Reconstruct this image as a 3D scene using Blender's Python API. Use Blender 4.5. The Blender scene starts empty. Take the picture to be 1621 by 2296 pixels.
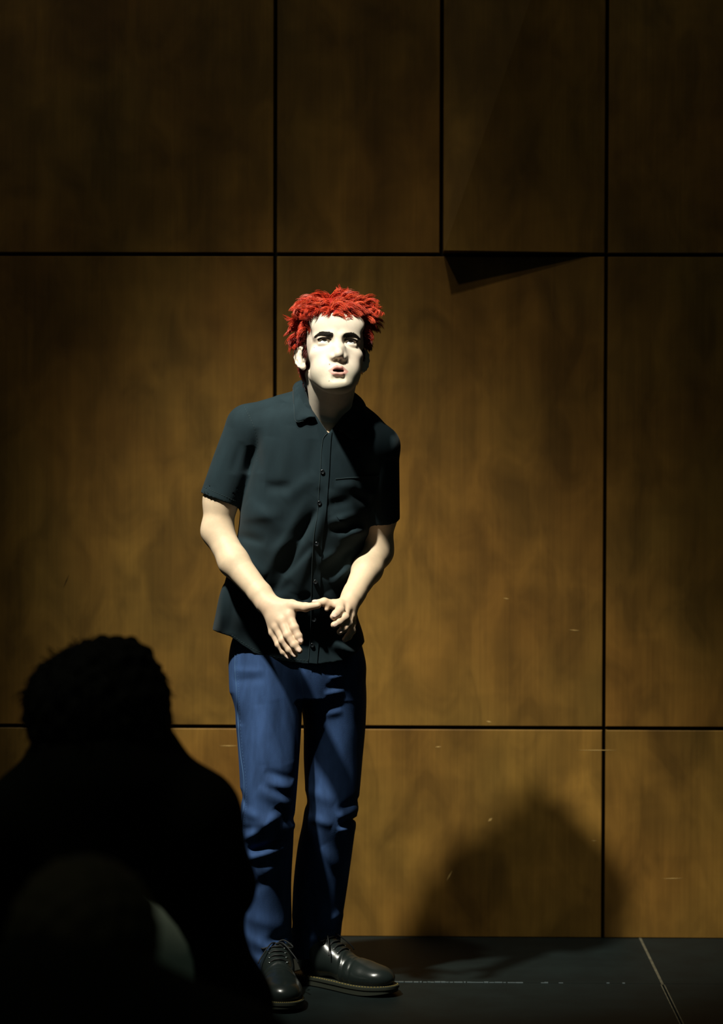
import bpy, math, random
import numpy as np
from mathutils import Matrix, Vector
from mathutils.bvhtree import BVHTree

random.seed(7)
rng = np.random.default_rng(7)
scene = bpy.context.scene
C = scene.collection

# ------------------------------------------------------------------ camera
FPX, CX, CY = 5580.0, 810.5, 1148.0            # focal length and centre in photo pixels (1621 x 2296)
YAW, PITCH, ROLL = math.radians(0.914), math.radians(1.5), 0.0025
CAM = np.array([0.0, 0.0, 1.32])
_f = np.array([-math.sin(YAW) * math.cos(PITCH), math.cos(YAW) * math.cos(PITCH), -math.sin(PITCH)])
_r0 = np.array([math.cos(YAW), math.sin(YAW), 0.0])
_u0 = np.cross(_r0, _f)
_r = _r0 * math.cos(ROLL) + _u0 * math.sin(ROLL)
_u = np.cross(_r, _f)
cam_data = bpy.data.cameras.new('camera')
cam_data.sensor_fit = 'HORIZONTAL'
cam_data.sensor_width = 24.0
cam_data.lens = 24.0 * FPX / 1621.0
cam_data.clip_end = 60
cam_data.dof.use_dof = True
cam_data.dof.focus_distance = 5.82
cam_data.dof.aperture_fstop = 2.8
cam = bpy.data.objects.new('camera', cam_data)
C.objects.link(cam)
_m = np.eye(4)
_m[:3, 0], _m[:3, 1], _m[:3, 2], _m[:3, 3] = _r, _u, -_f, CAM
cam.matrix_world = Matrix(_m.tolist())
scene.camera = cam

# ------------------------------------------------------------------ light
world = bpy.data.worlds.new('dim_hall')
scene.world = world
world.use_nodes = True
bgn = world.node_tree.nodes['Background']
bgn.inputs['Color'].default_value = (0.72, 1.0, 0.85, 1)
bgn.inputs['Strength'].default_value = 0.016

LIGHT_POS = Vector((-2.50, 2.39, 7.15))
LIGHT_AIM = Vector((-0.33, 6.0, 1.15))
ld = bpy.data.lights.new('stage_spotlight', 'SPOT')
ld.energy = 4200
ld.color = (1.0, 0.98, 0.84)
ld.spot_size = math.radians(15.2)
ld.spot_blend = 1.0
ld.shadow_soft_size = 0.15
lo = bpy.data.objects.new('stage_spotlight', ld)
C.objects.link(lo)
lo.location = LIGHT_POS
lo.rotation_euler = (LIGHT_AIM - LIGHT_POS).to_track_quat('-Z', 'Y').to_euler()

sd = bpy.data.lights.new('lens_spill', 'SPOT')      # wide faint spill of the same lamp
sd.energy = 170
sd.color = (1.0, 0.98, 0.80)
sd.spot_size = math.radians(75)
sd.spot_blend = 0.8
sd.shadow_soft_size = 0.11
so_ = bpy.data.objects.new('lens_spill', sd)
C.objects.link(so_)
so_.location = LIGHT_POS
so_.rotation_euler = lo.rotation_euler

TOP_POS = Vector((-1.15, 2.75, 8.2))                  # weaker, steeper second lamp of the rig
TOP_AIM = Vector((0.10, 6.5, 0.62))
td = bpy.data.lights.new('top_spotlight', 'SPOT')
td.energy = 1000
td.color = (1.0, 0.97, 0.82)
td.spot_size = math.radians(15)
td.spot_blend = 1.0
td.shadow_soft_size = 0.12
to = bpy.data.objects.new('top_spotlight', td)
C.objects.link(to)
to.location = TOP_POS
to.rotation_euler = (TOP_AIM - TOP_POS).to_track_quat('-Z', 'Y').to_euler()

vs = scene.view_settings
vs.view_transform = 'Standard'
vs.look = 'None'
vs.exposure = 0.0
vs.gamma = 1.0
vs.use_curve_mapping = False


def P(px, py, Y):
    """point of the plane at distance Y that the photo shows at pixel (px, py)"""
    d = _f + _r * ((px - CX) / FPX) + _u * ((CY - py) / FPX)
    return CAM + d * (Y / d[1])


def PXZ(px, py, Y=5.95):
    p = P(px, py, Y)
    return p[0], p[2]


# ------------------------------------------------------------------ materials
def mat(name, col=(0.5, 0.5, 0.5), rough=0.6, spec=0.3, metal=0.0, bump=None, var=None, attr=None, sss=0.0, sheen=0.0, coat=0.0):
    m = bpy.data.materials.new(name)
    m.use_nodes = True
    nt = m.node_tree
    b = nt.nodes['Principled BSDF']
    b.inputs['Base Color'].default_value = (*col, 1)
    b.inputs['Roughness'].default_value = rough
    b.inputs['Specular IOR Level'].default_value = spec
    b.inputs['Metallic'].default_value = metal
    b.inputs['Coat Weight'].default_value = coat
    if sheen:
        b.inputs['Sheen Weight'].default_value = sheen
    if sss:
        b.inputs['Subsurface Weight'].default_value = sss
        b.inputs['Subsurface Radius'].default_value = (0.6, 0.25, 0.12)
        b.inputs['Subsurface Scale'].default_value = 0.008
    geo = nt.nodes.new('ShaderNodeNewGeometry')
    src = None
    if attr:
        a = nt.nodes.new('ShaderNodeAttribute')
        a.attribute_name = attr
        src = a.outputs['Color']
    if var:
        scale, amt = var[0], var[1]
        mp = nt.nodes.new('ShaderNodeMapping')
        mp.inputs['Scale'].default_value = var[2] if len(var) > 2 else (1, 1, 1)
        nt.links.new(geo.outputs['Position'], mp.inputs['Vector'])
        n = nt.nodes.new('ShaderNodeTexNoise')
        n.inputs['Scale'].default_value = scale
        n.inputs['Detail'].default_value = 4
        nt.links.new(mp.outputs[0], n.inputs['Vector'])
        mr = nt.nodes.new('ShaderNodeMapRange')
        mr.inputs['From Min'].default_value = 0.3
        mr.inputs['From Max'].default_value = 0.7
        mr.inputs['To Min'].default_value = 1 - amt
        mr.inputs['To Max'].default_value = 1 + amt
        nt.links.new(n.outputs['Fac'], mr.inputs['Value'])
        mx = nt.nodes.new('ShaderNodeVectorMath')
        mx.operation = 'SCALE'
        if src is None:
            mx.inputs[0].default_value = col
        else:
            nt.links.new(src, mx.inputs[0])
        nt.links.new(mr.outputs[0], mx.inputs['Scale'])
        src = mx.outputs[0]
    if src is not None:
        nt.links.new(src, b.inputs['Base Color'])
    if bump:
        n2 = nt.nodes.new('ShaderNodeTexNoise')
        n2.inputs['Scale'].default_value = bump[0]
        n2.inputs['Detail'].default_value = 3
        nt.links.new(geo.outputs['Position'], n2.inputs['Vector'])
        bp = nt.nodes.new('ShaderNodeBump')
        bp.inputs['Strength'].default_value = bump[1]
        bp.inputs['Distance'].default_value = bump[2]
        nt.links.new(n2.outputs['Fac'], bp.inputs['Height'])
        nt.links.new(bp.outputs[0], b.inputs['Normal'])
    return m


def wood_material():
    m = bpy.data.materials.new('veneer_wood')
    m.use_nodes = True
    nt = m.node_tree
    b = nt.nodes['Principled BSDF']
    b.inputs['Roughness'].default_value = 0.5
    b.inputs['Specular IOR Level'].default_value = 0.22
    geo = nt.nodes.new('ShaderNodeNewGeometry')
    oi = nt.nodes.new('ShaderNodeObjectInfo')
    off = nt.nodes.new('ShaderNodeVectorMath'); off.operation = 'MULTIPLY_ADD'
    comb = nt.nodes.new('ShaderNodeCombineXYZ')
    nt.links.new(oi.outputs['Random'], comb.inputs['X'])
    nt.links.new(oi.outputs['Random'], comb.inputs['Z'])
    nt.links.new(comb.outputs[0], off.inputs[0])
    off.inputs[1].default_value = (7, 0, 5)
    nt.links.new(geo.outputs['Position'], off.inputs[2])

    def noise(scale, mapping, detail=4, dist=0.0):
        mp = nt.nodes.new('ShaderNodeMapping')
        mp.inputs['Scale'].default_value = mapping
        nt.links.new(off.outputs[0], mp.inputs['Vector'])
        n = nt.nodes.new('ShaderNodeTexNoise')
        n.inputs['Scale'].default_value = scale
        n.inputs['Detail'].default_value = detail
        n.inputs['Distortion'].default_value = dist
        nt.links.new(mp.outputs[0], n.inputs['Vector'])
        return n.outputs['Fac']

    def ramp(fac, a, c, lo_, hi_):
        mr = nt.nodes.new('ShaderNodeMapRange')
        mr.inputs['From Min'].default_value = lo_
        mr.inputs['From Max'].default_value = hi_
        mr.inputs['To Min'].default_value = a
        mr.inputs['To Max'].default_value = c
        nt.links.new(fac, mr.inputs['Value'])
        return mr.outputs[0]

    def mul(a, c):
        q = nt.nodes.new('ShaderNodeMath'); q.operation = 'MULTIPLY'
        nt.links.new(a, q.inputs[0]); nt.links.new(c, q.inputs[1])
        return q.outputs[0]
    leaf = ramp(noise(3.2, (1.6, 1, 0.12), 2), 0.80, 1.2, 0.35, 0.65)          # broad veneer leaves
    fleck = ramp(noise(8.0, (1.3, 1, 0.65), 3, 0.7), 0.74, 1.26, 0.33, 0.67)   # cloudy figure
    grain = ramp(noise(30.0, (5, 1, 0.10), 3), 0.93, 1.07, 0.3, 0.7)
    curl = ramp(noise(9.0, (0.8, 1, 1.6), 2, 0.6), 0.95, 1.06, 0.35, 0.65)
    v = mul(mul(leaf, fleck), mul(grain, curl))
    hue = noise(2.2, (1, 1, 0.7), 2)
    cr = nt.nodes.new('ShaderNodeValToRGB')
    cr.color_ramp.elements[0].position = 0.35
    cr.color_ramp.elements[0].color = (0.158, 0.074, 0.0128, 1)
    cr.color_ramp.elements[1].position = 0.65
    cr.color_ramp.elements[1].color = (0.148, 0.081, 0.0150, 1)
    nt.links.new(hue, cr.inputs[0])
    sc_ = nt.nodes.new('ShaderNodeVectorMath'); sc_.operation = 'SCALE'
    nt.links.new(cr.outputs[0], sc_.inputs[0])
    nt.links.new(v, sc_.inputs['Scale'])
    nt.links.new(sc_.outputs[0], b.inputs['Base Color'])
    return m


M_wood = wood_material()
M_back = mat('joint_backing', (0.012, 0.009, 0.005), 0.8, 0.1)
M_deck = mat('black_deck', (0.0036, 0.0068, 0.0066), 0.6, 0.16, var=(9, 0.25), bump=(60, 0.15, 0.002))
M_tape = mat('floor_tape', (0.075, 0.068, 0.045), 0.6, 0.3, var=(25, 0.4))
M_trim = mat('deck_edge_metal', (0.20, 0.25, 0.27), 0.35, 0.5, 0.6)
M_scuff = mat('scuff', (0.42, 0.27, 0.09), 0.7, 0.2)
M_hall = mat('hall_floor', (0.02, 0.02, 0.018), 0.7, 0.2)
M_skin = mat('skin', (0.7, 0.5, 0.4), 0.52, 0.25, attr='col', var=(60, 0.05), sss=0.12, bump=(420, 0.10, 0.001))
M_eye = mat('eye', (0.8, 0.8, 0.8), 0.08, 0.6, attr='col')
M_hair = mat('red_hair', (0.62, 0.032, 0.012), 0.42, 0.35, attr='col')
M_brow = mat('brow_hair', (0.016, 0.011, 0.008), 0.6, 0.2)
M_shirt = mat('black_cotton', (0.0108, 0.0212, 0.0270), 0.85, 0.12, var=(34, 0.10, (1, 1, 0.5)), bump=(900, 0.12, 0.0005), sheen=0.04)
M_seam = mat('shirt_stitch', (0.030, 0.045, 0.050), 0.8, 0.15)
M_button = mat('black_button', (0.008, 0.010, 0.012), 0.15, 0.6)
M_denim = mat('blue_denim', (0.027, 0.057, 0.145), 0.85, 0.12, var=(22, 0.36, (1.5, 1, 0.4)), bump=(600, 0.3, 0.0008))
M_dseam = mat('denim_seam', (0.055, 0.11, 0.22), 0.85, 0.1)
M_leather = mat('black_leather', (0.010, 0.014, 0.013), 0.26, 0.5, bump=(140, 0.12, 0.001))
M_sole = mat('shoe_sole', (0.020, 0.023, 0.016), 0.6, 0.3)
M_wstitch = mat('welt_stitch', (0.19, 0.14, 0.035), 0.7, 0.2)
M_lace = mat('black_lace', (0.006, 0.007, 0.007), 0.6, 0.3)
M_eyelet = mat('eyelet_metal', (0.35, 0.38, 0.38), 0.25, 0.5, 0.9)
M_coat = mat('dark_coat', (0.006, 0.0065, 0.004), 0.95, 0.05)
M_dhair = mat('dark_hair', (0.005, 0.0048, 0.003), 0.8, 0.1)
M_dskin = mat('dim_skin', (0.35, 0.24, 0.18), 0.6, 0.2)
M_chair = mat('pale_plastic', (0.78, 0.86, 0.68), 0.5, 0.3)
M_cleg = mat('chair_steel', (0.10, 0.10, 0.10), 0.35, 0.5, 0.8)


# ------------------------------------------------------------------ object helpers
def empty(name, loc, label=None, cat=None):
    o = bpy.data.objects.new(name, None)
    o.empty_display_size = 0.1
    C.objects.link(o)
    o.location = loc
    if label:
        o['label'] = label
        o['category'] = cat
    return o


def link(name, me, material, parent=None, smooth=True, loc=None, rotz=0.0):
    if material and len(me.materials) == 0:
        me.materials.append(material)
    if smooth:
        me.polygons.foreach_set('use_smooth', np.ones(len(me.polygons), dtype=bool))
    o = bpy.data.objects.new(name, me)
    C.objects.link(o)
    if parent:
        o.parent = parent
        if parent.type == 'EMPTY':              # meshes of a thing are modelled in world space
            o.matrix_parent_inverse = Matrix.Translation(-parent.location)
    if loc is not None:
        o.location = loc
    o.rotation_euler.z = rotz
    return o


def quads_mesh(name, V, Q, col=None):
    V = np.asarray(V, dtype=np.float32)
    Q = np.asarray(Q, dtype=np.int32)
    me = bpy.data.meshes.new(name)
    n = Q.shape[1]
    me.vertices.add(len(V)); me.vertices.foreach_set('co', V.ravel())
    me.loops.add(Q.size); me.loops.foreach_set('vertex_index', Q.ravel())
    me.polygons.add(len(Q))
    me.polygons.foreach_set('loop_start', np.arange(0, Q.size, n, dtype=np.int32))
    me.update(calc_edges=True)
    if col is not None:
        a = me.color_attributes.new('col', 'FLOAT_COLOR', 'POINT')
        c4 = np.ones((len(V), 4), dtype=np.float32); c4[:, :3] = col
        a.data.foreach_set('color', c4.ravel())
    return me


def py_mesh(name, V, F):
    me = bpy.data.meshes.new(name)
    me.from_pydata([tuple(map(float, v)) for v in V], [], F)
    me.update()
    return me


def box_arrays(x0, x1, y0, y1, z0, z1):
    V = [(x, y, z) for x in (x0, x1) for y in (y0, y1) for z in (z0, z1)]
    F = [(0, 1, 3, 2), (4, 6, 7, 5), (0, 4, 5, 1), (2, 3, 7, 6), (0, 2, 6, 4), (1, 5, 7, 3)]
    return V, F


def bevel_box(name, x0, x1, y0, y1, z0, z1, bev, warp=None):
    """box with its front (-y) rim bevelled"""
    V = []
    for (y, i) in ((y0, bev), (y0 + bev, 0), (y1, 0)):
        V += [(x0 + i, y, z0 + i), (x1 - i, y, z0 + i), (x1 - i, y, z1 - i), (x0 + i, y, z1 - i)]
    if warp:
        V = [(x, y + warp(x, z) if k < 8 else y, z) for k, (x, y, z) in enumerate(V)]
    F = [(0, 1, 2, 3)]
    for r in (0, 4):
        for k in range(4):
            F.append((r + k, r + 4 + k, r + 4 + (k + 1) % 4, r + (k + 1) % 4))
    F.append((11, 10, 9, 8))
    return py_mesh(name, V, F)


def tube(pts, rad, n=8, cap=True, flat=1.0):
    """vertices and faces of a tube through pts; rad a number or one per point"""
    pts = np.asarray(pts, float)
    rad = np.broadcast_to(np.asarray(rad, float), (len(pts),))
    V, F = [], []
    t = np.gradient(pts, axis=0)
    t /= np.linalg.norm(t, axis=1)[:, None] + 1e-12
    ref = np.array([0, 0, 1.0]) if abs(t[0][2]) < 0.9 else np.array([0, 1.0, 0])
    u = np.cross(t[0], ref); u /= np.linalg.norm(u)
    for i in range(len(pts)):
        u = u - t[i] * np.dot(u, t[i]); u /= np.linalg.norm(u) + 1e-12
        w = np.cross(t[i], u)
        for k in range(n):
            a = 2 * math.pi * k / n
            V.append(pts[i] + rad[i] * (math.cos(a) * u + flat * math.sin(a) * w))
    for i in range(len(pts) - 1):
        for k in range(n):
            a, b = i * n + k, i * n + (k + 1) % n
            F.append((a, b, b + n, a + n))
    if cap:
        F.append(tuple(range(n - 1, -1, -1)))
        F.append(tuple(range((len(pts) - 1) * n, len(pts) * n)))
    return V, F


def join(parts):
    V, F = [], []
    for v, f in parts:
        o = len(V)
        V += list(v)
        F += [tuple(i + o for i in q) for q in f]
    return V, F


def spline(pts, n):
    """smooth resample (Catmull-Rom) of a polyline in any dimension"""
    p = np.asarray(pts, float)
    p = np.vstack([2 * p[0] - p[1], p, 2 * p[-1] - p[-2]])
    m = len(p) - 3
    out = []
    for s in np.linspace(0, m - 1e-6, n):
        i = int(s); t = s - i
        a, b, c, d = p[i], p[i + 1], p[i + 2], p[i + 3]
        out.append(0.5 * (2 * b + (c - a) * t + (2 * a - 5 * b + 4 * c - d) * t * t + (3 * b - a - 3 * c + d) * t ** 3))
    return np.array(out)


# ------------------------------------------------------------------ distance-field modelling
def smin(a, b, k):
    if k <= 0:
        return np.minimum(a, b)
    h = np.maximum(k - np.abs(a - b), 0) / k
    return np.minimum(a, b) - h * h * (k * 0.25)


def smax(a, b, k):
    return -smin(-a, -b, k)


class SDF:
    def __init__(self):
        self.ops = []

    def op(self, kind, fn, c, r, k=0.0):
        self.ops.append((kind, fn, np.asarray(c, float), float(r), float(k)))
        return self

    def rc(self, a, b, r1, r2, k=0.01, kind='u'):
        a = np.asarray(a, np.float32); b = np.asarray(b, np.float32)
        ba = b - a
        L2 = float(ba @ ba) + 1e-12

        def fn(p):
            pa = p - a
            t = np.clip((pa @ ba) / L2, 0, 1)
            q = pa - t[:, None] * ba
            return np.sqrt(np.einsum('ij,ij->i', q, q)) - (r1 + (r2 - r1) * t)
        return self.op(kind, fn, (a + b) / 2, math.sqrt(L2) / 2 + max(r1, r2), k)

    def el(self, c, rad, R=None, k=0.01, kind='u'):
        c = np.asarray(c, np.float32)
        rad = np.asarray(rad, np.float32)
        Rm = None if R is None else np.asarray(R, np.float32)

        def fn(p):
            q = p - c
            if Rm is not None:
                q = q @ Rm
            s = q / rad
            k0 = np.sqrt(np.einsum('ij,ij->i', s, s)) + 1e-9
            s = s / rad
            k1 = np.sqrt(np.einsum('ij,ij->i', s, s)) + 1e-9
            return k0 * (k0 - 1) / k1
        return self.op(kind, fn, c, float(rad.max()), k)

    def fn(self, f, c=(0, 0, 0), r=1e6, k=0.0, kind='u'):
        return self.op(kind, f, c, r, k)

    def fold(self, p1, p2, w1, w2, amp, Y=5.9):
        """ridge (amp > 0) or valley in the xz plane from pixel p1 to pixel p2; w1/w2 widths on its two sides"""
        a = np.array(PXZ(*p1, Y), np.float32); b = np.array(PXZ(*p2, Y), np.float32)
        ba = b - a
        L = float(np.linalg.norm(ba)); n = np.array([-ba[1], ba[0]], np.float32) / L

        def f(p):
            q = np.stack([p[:, 0] - a[0], p[:, 2] - a[1]], 1)
            t = (q @ ba) / (L * L)
            s = q @ n
            w = np.where(s > 0, w1, w2)
            e = np.clip(t, 0, 1) - t
            end = np.maximum(np.sin(np.clip(t, 0, 1) * math.pi), 0) ** 0.7
            return amp * np.exp(-(s / w) ** 2 - (e * L / 0.01) ** 2) * end
        m = (a + b) / 2
        return self.op('d', f, (m[0], np.nan, m[1]), L / 2 + 3 * max(w1, w2))

    def ev(self, p, ops=None):
        d = np.full(len(p), 1e3, np.float32)
        for kind, fn, c, r, k in (self.ops if ops is None else ops):
            v = fn(p)
            if kind == 'u':
                d = smin(d, v, k)
            elif kind == 's':
                d = smax(d, -v, k)
            elif kind == 'i':
                d = smax(d, v, k)
            else:
                d = d - v
        return d

    def cull(self, c, R):
        out = []
        for o in self.ops:
            v = o[2] - c
            if math.isnan(v[1]):
                v = v[[0, 2]]
            if np.linalg.norm(v) <= o[3] + R + o[4] + 0.012:
                out.append(o)
        return out

    def mesh(self, lo_, hi_, h, n=16):
        lo_ = np.asarray(lo_, float); hi_ = np.asarray(hi_, float)
        nb = np.ceil((hi_ - lo_) / (h * n)).astype(int)
        bi = np.stack(np.meshgrid(*[np.arange(q) for q in nb], indexing='ij'), -1).reshape(-1, 3)
        cen = (lo_ + (bi + 0.5) * h * n).astype(np.float32)
        R = h * n * math.sqrt(3) / 2
        dc = np.concatenate([self.ev(cen[i:i + 20000]) for i in range(0, len(cen), 20000)])
        keep = np.abs(dc) < R * 1.5 + 0.006
        bi, cen = bi[keep], cen[keep]
        g = np.stack(np.meshgrid(*[np.arange(n + 1)] * 3, indexing='ij'), -1).reshape(-1, 3)
        N = nb * n + 2
        ids, vs_, quads = [], [], []
        for b, c in zip(bi, cen):
            ops = self.cull(c, R)
            if not ops:
                continue
            p = (lo_ + (b * n + g) * h).astype(np.float32)
            v = self.ev(p, ops).reshape(n + 1, n + 1, n + 1)
            s = v < 0
            if s.all() or not s.any():
                continue
            cnt = np.zeros((n, n, n), np.int8)
            for i in (0, 1):
                for j in (0, 1):
                    for q in (0, 1):
                        cnt += s[i:n + i, j:n + j, q:n + q]
            act = (cnt > 0) & (cnt < 8)
            ci = np.argwhere(act)
            if len(ci) == 0:
                continue
            acc = np.zeros((len(ci), 3)); num = np.zeros(len(ci))
            for ax in range(3):
                for i in (0, 1):
                    for j in (0, 1):
                        o0 = np.zeros(3, int); o0[(ax + 1) % 3] = i; o0[(ax + 2) % 3] = j
                        o1 = o0.copy(); o1[ax] = 1
                        a0 = ci + o0; a1 = ci + o1
                        v0 = v[a0[:, 0], a0[:, 1], a0[:, 2]]; v1 = v[a1[:, 0], a1[:, 1], a1[:, 2]]
                        x = (v0 < 0) != (v1 < 0)
                        t = np.where(x, v0 / np.where(x, v0 - v1, 1), 0)
                        pos = np.broadcast_to(o0, (len(ci), 3)).astype(float).copy()
                        pos[:, ax] = t
                        acc += pos * x[:, None]; num += x
            gc = b * n + ci
            vs_.append(lo_ + (gc + acc / num[:, None]) * h)
            ids.append((gc[:, 0] * N[1] + gc[:, 1]) * N[2] + gc[:, 2])
            for ax in range(3):
                sl0 = [slice(0, n)] * 3; sl1 = [slice(0, n)] * 3
                sl1[ax] = slice(1, n + 1)
                A, B = s[tuple(sl0)], s[tuple(sl1)]
                e = np.argwhere(A != B)
                if len(e) == 0:
                    continue
                flip = A[e[:, 0], e[:, 1], e[:, 2]]
                ge = b * n + e
                u1 = np.zeros(3, int); u1[(ax + 1) % 3] = 1
                u2 = np.zeros(3, int); u2[(ax + 2) % 3] = 1
                cs = [ge - u1 - u2, ge - u2, ge, ge - u1]
                k = np.stack([(q[:, 0] * N[1] + q[:, 1]) * N[2] + q[:, 2] for q in cs], 1)
                k[~flip] = k[~flip][:, ::-1]
                quads.append(k)
        ids = np.concatenate(ids); V = np.concatenate(vs_); K = np.concatenate(quads)
        o = np.argsort(ids, kind='stable')
        ids, V = ids[o], V[o]
        pos = np.clip(np.searchsorted(ids, K), 0, len(ids) - 1)
        ok = (ids[pos] == K).all(1)
        return V, pos[ok]


def loft_fn(rows, expo=2.0, grow=0.0):
    """rows of (z, cx, cy, a, b) -> distance function of a body with elliptical horizontal sections"""
    r = np.array(sorted(rows), float)
    zz = np.linspace(r[0, 0], r[-1, 0], 200)
    dense = spline(r, 400)
    tab = np.stack([np.interp(zz, dense[:, 0], dense[:, i]) for i in range(1, 5)], 1).astype(np.float32)
    zz = zz.astype(np.float32)

    def f(p):
        z = p[:, 2]
        cx, cy, a, b = (np.interp(z, zz, tab[:, i]).astype(np.float32) for i in range(4))
        a = a + grow; b = b + grow
        qx, qy = np.abs(p[:, 0] - cx), np.abs(p[:, 1] - cy)
        if expo == 2.0:
            k0 = np.sqrt((qx / a) ** 2 + (qy / b) ** 2) + 1e-6
            k1 = np.sqrt((qx / a / a) ** 2 + (qy / b / b) ** 2) + 1e-6
            d = k0 * (k0 - 1) / k1
        else:
            k0 = ((qx / a) ** expo + (qy / b) ** expo) ** (1 / expo) + 1e-6
            d = (k0 - 1) * np.minimum(a, b)
        cap = np.maximum(z - zz[-1], zz[0] - z)
        return np.maximum(d, cap)
    c = r.mean(0)
    return f, (c[1], c[2], (r[0, 0] + r[-1, 0]) / 2), (r[-1, 0] - r[0, 0]) / 2 + r[:, 3:].max()


def px_rows(tab, ratio=None):
    """(py, xl, xr, cy, b) in photo pixels -> loft rows"""
    out = []
    for py, xl, xr, cy, b in tab:
        A = P(xl, py, cy); B = P(xr, py, cy)
        out.append(((A[2] + B[2]) / 2, (A[0] + B[0]) / 2, cy, (B[0] - A[0]) / 2, b))
    return out


# ================================================================== the setting
WALL_Y = 6.68
seam_x = [P(617, 571, WALL_Y)[0], P(990, 400, WALL_Y)[0], P(1358, 900, WALL_Y)[0]]
mod = seam_x[2] - seam_x[0]
seam_z = [0.0, P(810, 1631, WALL_Y)[2], P(810, 571, WALL_Y)[2]]
seam_z.append(seam_z[2] + (seam_z[2] - seam_z[1]))
seam_z.append(seam_z[3] + 1.27)
GAP = 0.0048
xs = [seam_x[0] + mod * k for k in range(-4, 6)]

wall = link('wall_back', py_mesh('wall_back', *box_arrays(xs[0], xs[-1], WALL_Y + 0.02, WALL_Y + 0.14, -0.25, seam_z[-1])), M_back, smooth=False)
wall['kind'] = 'structure'
for i in range(4):
    cols = []
    for k in range(len(xs) - 1):
        if i >= 2 and k == 4:
            cols += [(xs[k], seam_x[1]), (seam_x[1], xs[k + 1])]
        else:
            cols.append((xs[k], xs[k + 1]))
    for (a, b) in cols:
        warp = None
        if i == 2 and abs(a - seam_x[1]) < 1e-6:      # this leaf stands a little proud at its lower corner
            z0_, z1_ = seam_z[2], seam_z[3]
            warp = lambda x, z, a=a, b=b, z0_=z0_, z1_=z1_: -0.070 * max(0, 1 - (x - a) / (b - a)) * max(0, 1 - (z - z0_) / (z1_ - z0_)) ** 1.0
        me = bevel_box('panel', a + GAP, b - GAP, WALL_Y, WALL_Y + 0.0198, seam_z[i] + (GAP if i else 0.0), seam_z[i + 1] - GAP, 0.0018, warp)
        link('panel', me, M_wood, wall, smooth=False)

# small scuffs on the veneer
for (x0, y0, x1, y1, w) in ((1001, 1975, 1014, 1952, 3.0), (1094, 1842, 1104, 1834, 6), (142, 1318, 155, 1288, 2), (1290, 1682, 1385, 1682, 1.6),
                            (490, 1672, 535, 1672, 2), (975, 1675, 990, 1674, 2.2), (1484, 1970, 1532, 1969, 1.6), (1275, 1412, 1300, 1414, 2),
                            (1090, 1617, 1102, 1619, 3), (1325, 1885, 1338, 1885, 2), (1128, 1341, 1142, 1343, 2)):
    a, b = P(x0, y0, WALL_Y), P(x1, y1, WALL_Y)
    d = (b - a); L = np.linalg.norm(d); n = np.array([-d[2], 0, d[0]]) / L * w / 835 / 2
    m = (a + b) / 2
    V = [a, m - n, b, m + n]
    V = [v + np.array([0, -0.0004, 0]) for v in V] + [v + np.array([0, 0.0005, 0]) for v in V]
    F = [(0, 1, 2, 3), (7, 6, 5, 4)] + [(k, k + 4, (k + 1) % 4 + 4, (k + 1) % 4) for k in range(4)]
    link('scuff', py_mesh('scuff', V, F), M_scuff if x0 != 142 else M_back, wall, smooth=False)

# raised stage of black decks
dx = P(1437, 2114, 6.65)[0]
dy = P(1200, 2204, 1.0)
dy = CAM + (dy - CAM) * (CAM[2] / (CAM[2] - dy[2]))
SEAM_Y = float(dy[1])
EDGE_Y = SEAM_Y - 1.22
floor = link('floor', py_mesh('floor', *box_arrays(xs[0], xs[-1], EDGE_Y, WALL_Y + 0.02, -0.25, -0.022)), M_back, smooth=False)
floor['kind'] = 'structure'
dxs = [dx + 1.22 * k for k in range(-4, 3)]
for k in range(len(dxs) - 1):
    for (ya, yb) in ((EDGE_Y, SEAM_Y), (SEAM_Y, WALL_Y)):
        V, F = box_arrays(dxs[k] + 0.0012, dxs[k + 1] - 0.0012, ya + 0.0012, yb - 0.0012, -0.022, 0.0)
        link('deck_panel', py_mesh('deck_panel', V, F), M_deck, floor, smooth=False)
# glints on the deck joint's metal edge, modelled as broken bits, and the taped joint running towards the wall
V, F = [], []
x = -0.15
while x < 0.62:
    l = random.uniform(0.004, 0.022)
    if random.random() < (0.92 if x < 0.28 else 0.55 if x < 0.42 else 0.15):
        w = random.uniform(0.0012, 0.0030)
        v, f = box_arrays(x, x + l, SEAM_Y - w, SEAM_Y + w, -0.004, random.uniform(0.0010, 0.0022))
        V, F = join([(V, F), (v, f)])
    x += l + random.uniform(0.0, 0.004)
link('joint_edge_glints', py_mesh('joint_edge_glints', V, F), M_trim, floor, smooth=False)
for (x0, x1, ya, yb) in ((dx - 0.003, dx + 0.0035, SEAM_Y - 0.012, WALL_Y - 0.002), (dx - 0.0055, dx - 0.0025, EDGE_Y, SEAM_Y - 0.012), (dx + 0.0025, dx + 0.0055, EDGE_Y, SEAM_Y - 0.012)):
    link('tape', py_mesh('tape', *box_arrays(x0, x1, ya, yb, -0.001, 0.0006)), M_tape, floor, smooth=False)
hall = link('floor_lower', py_mesh('floor_lower', *box_arrays(xs[0], xs[-1], -2.0, WALL_Y + 0.14, -0.33, -0.25)), M_hall, smooth=False)
hall['kind'] = 'structure'

# ================================================================== the performer
ROOT = (-0.24, 6.0, 0.0)
man = empty('person', ROOT, 'young performer with tousled red hair, black shirt and blue jeans, hunched in the spotlight', 'person')

# ---- head frame: x to the viewer's right, -y out of the face, z up, origin between the ears at eye level
def rot(ax, deg):
    return np.array(Matrix.Rotation(math.radians(deg), 3, ax))
HM = rot('Y', 2.2) @ rot('Z', 8.5) @ rot('X', -20)
HC = P(746.5, 797, 5.775)
def hl(x, y, z):
    return HC + HM @ np.array([x, y, z], float)

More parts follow.
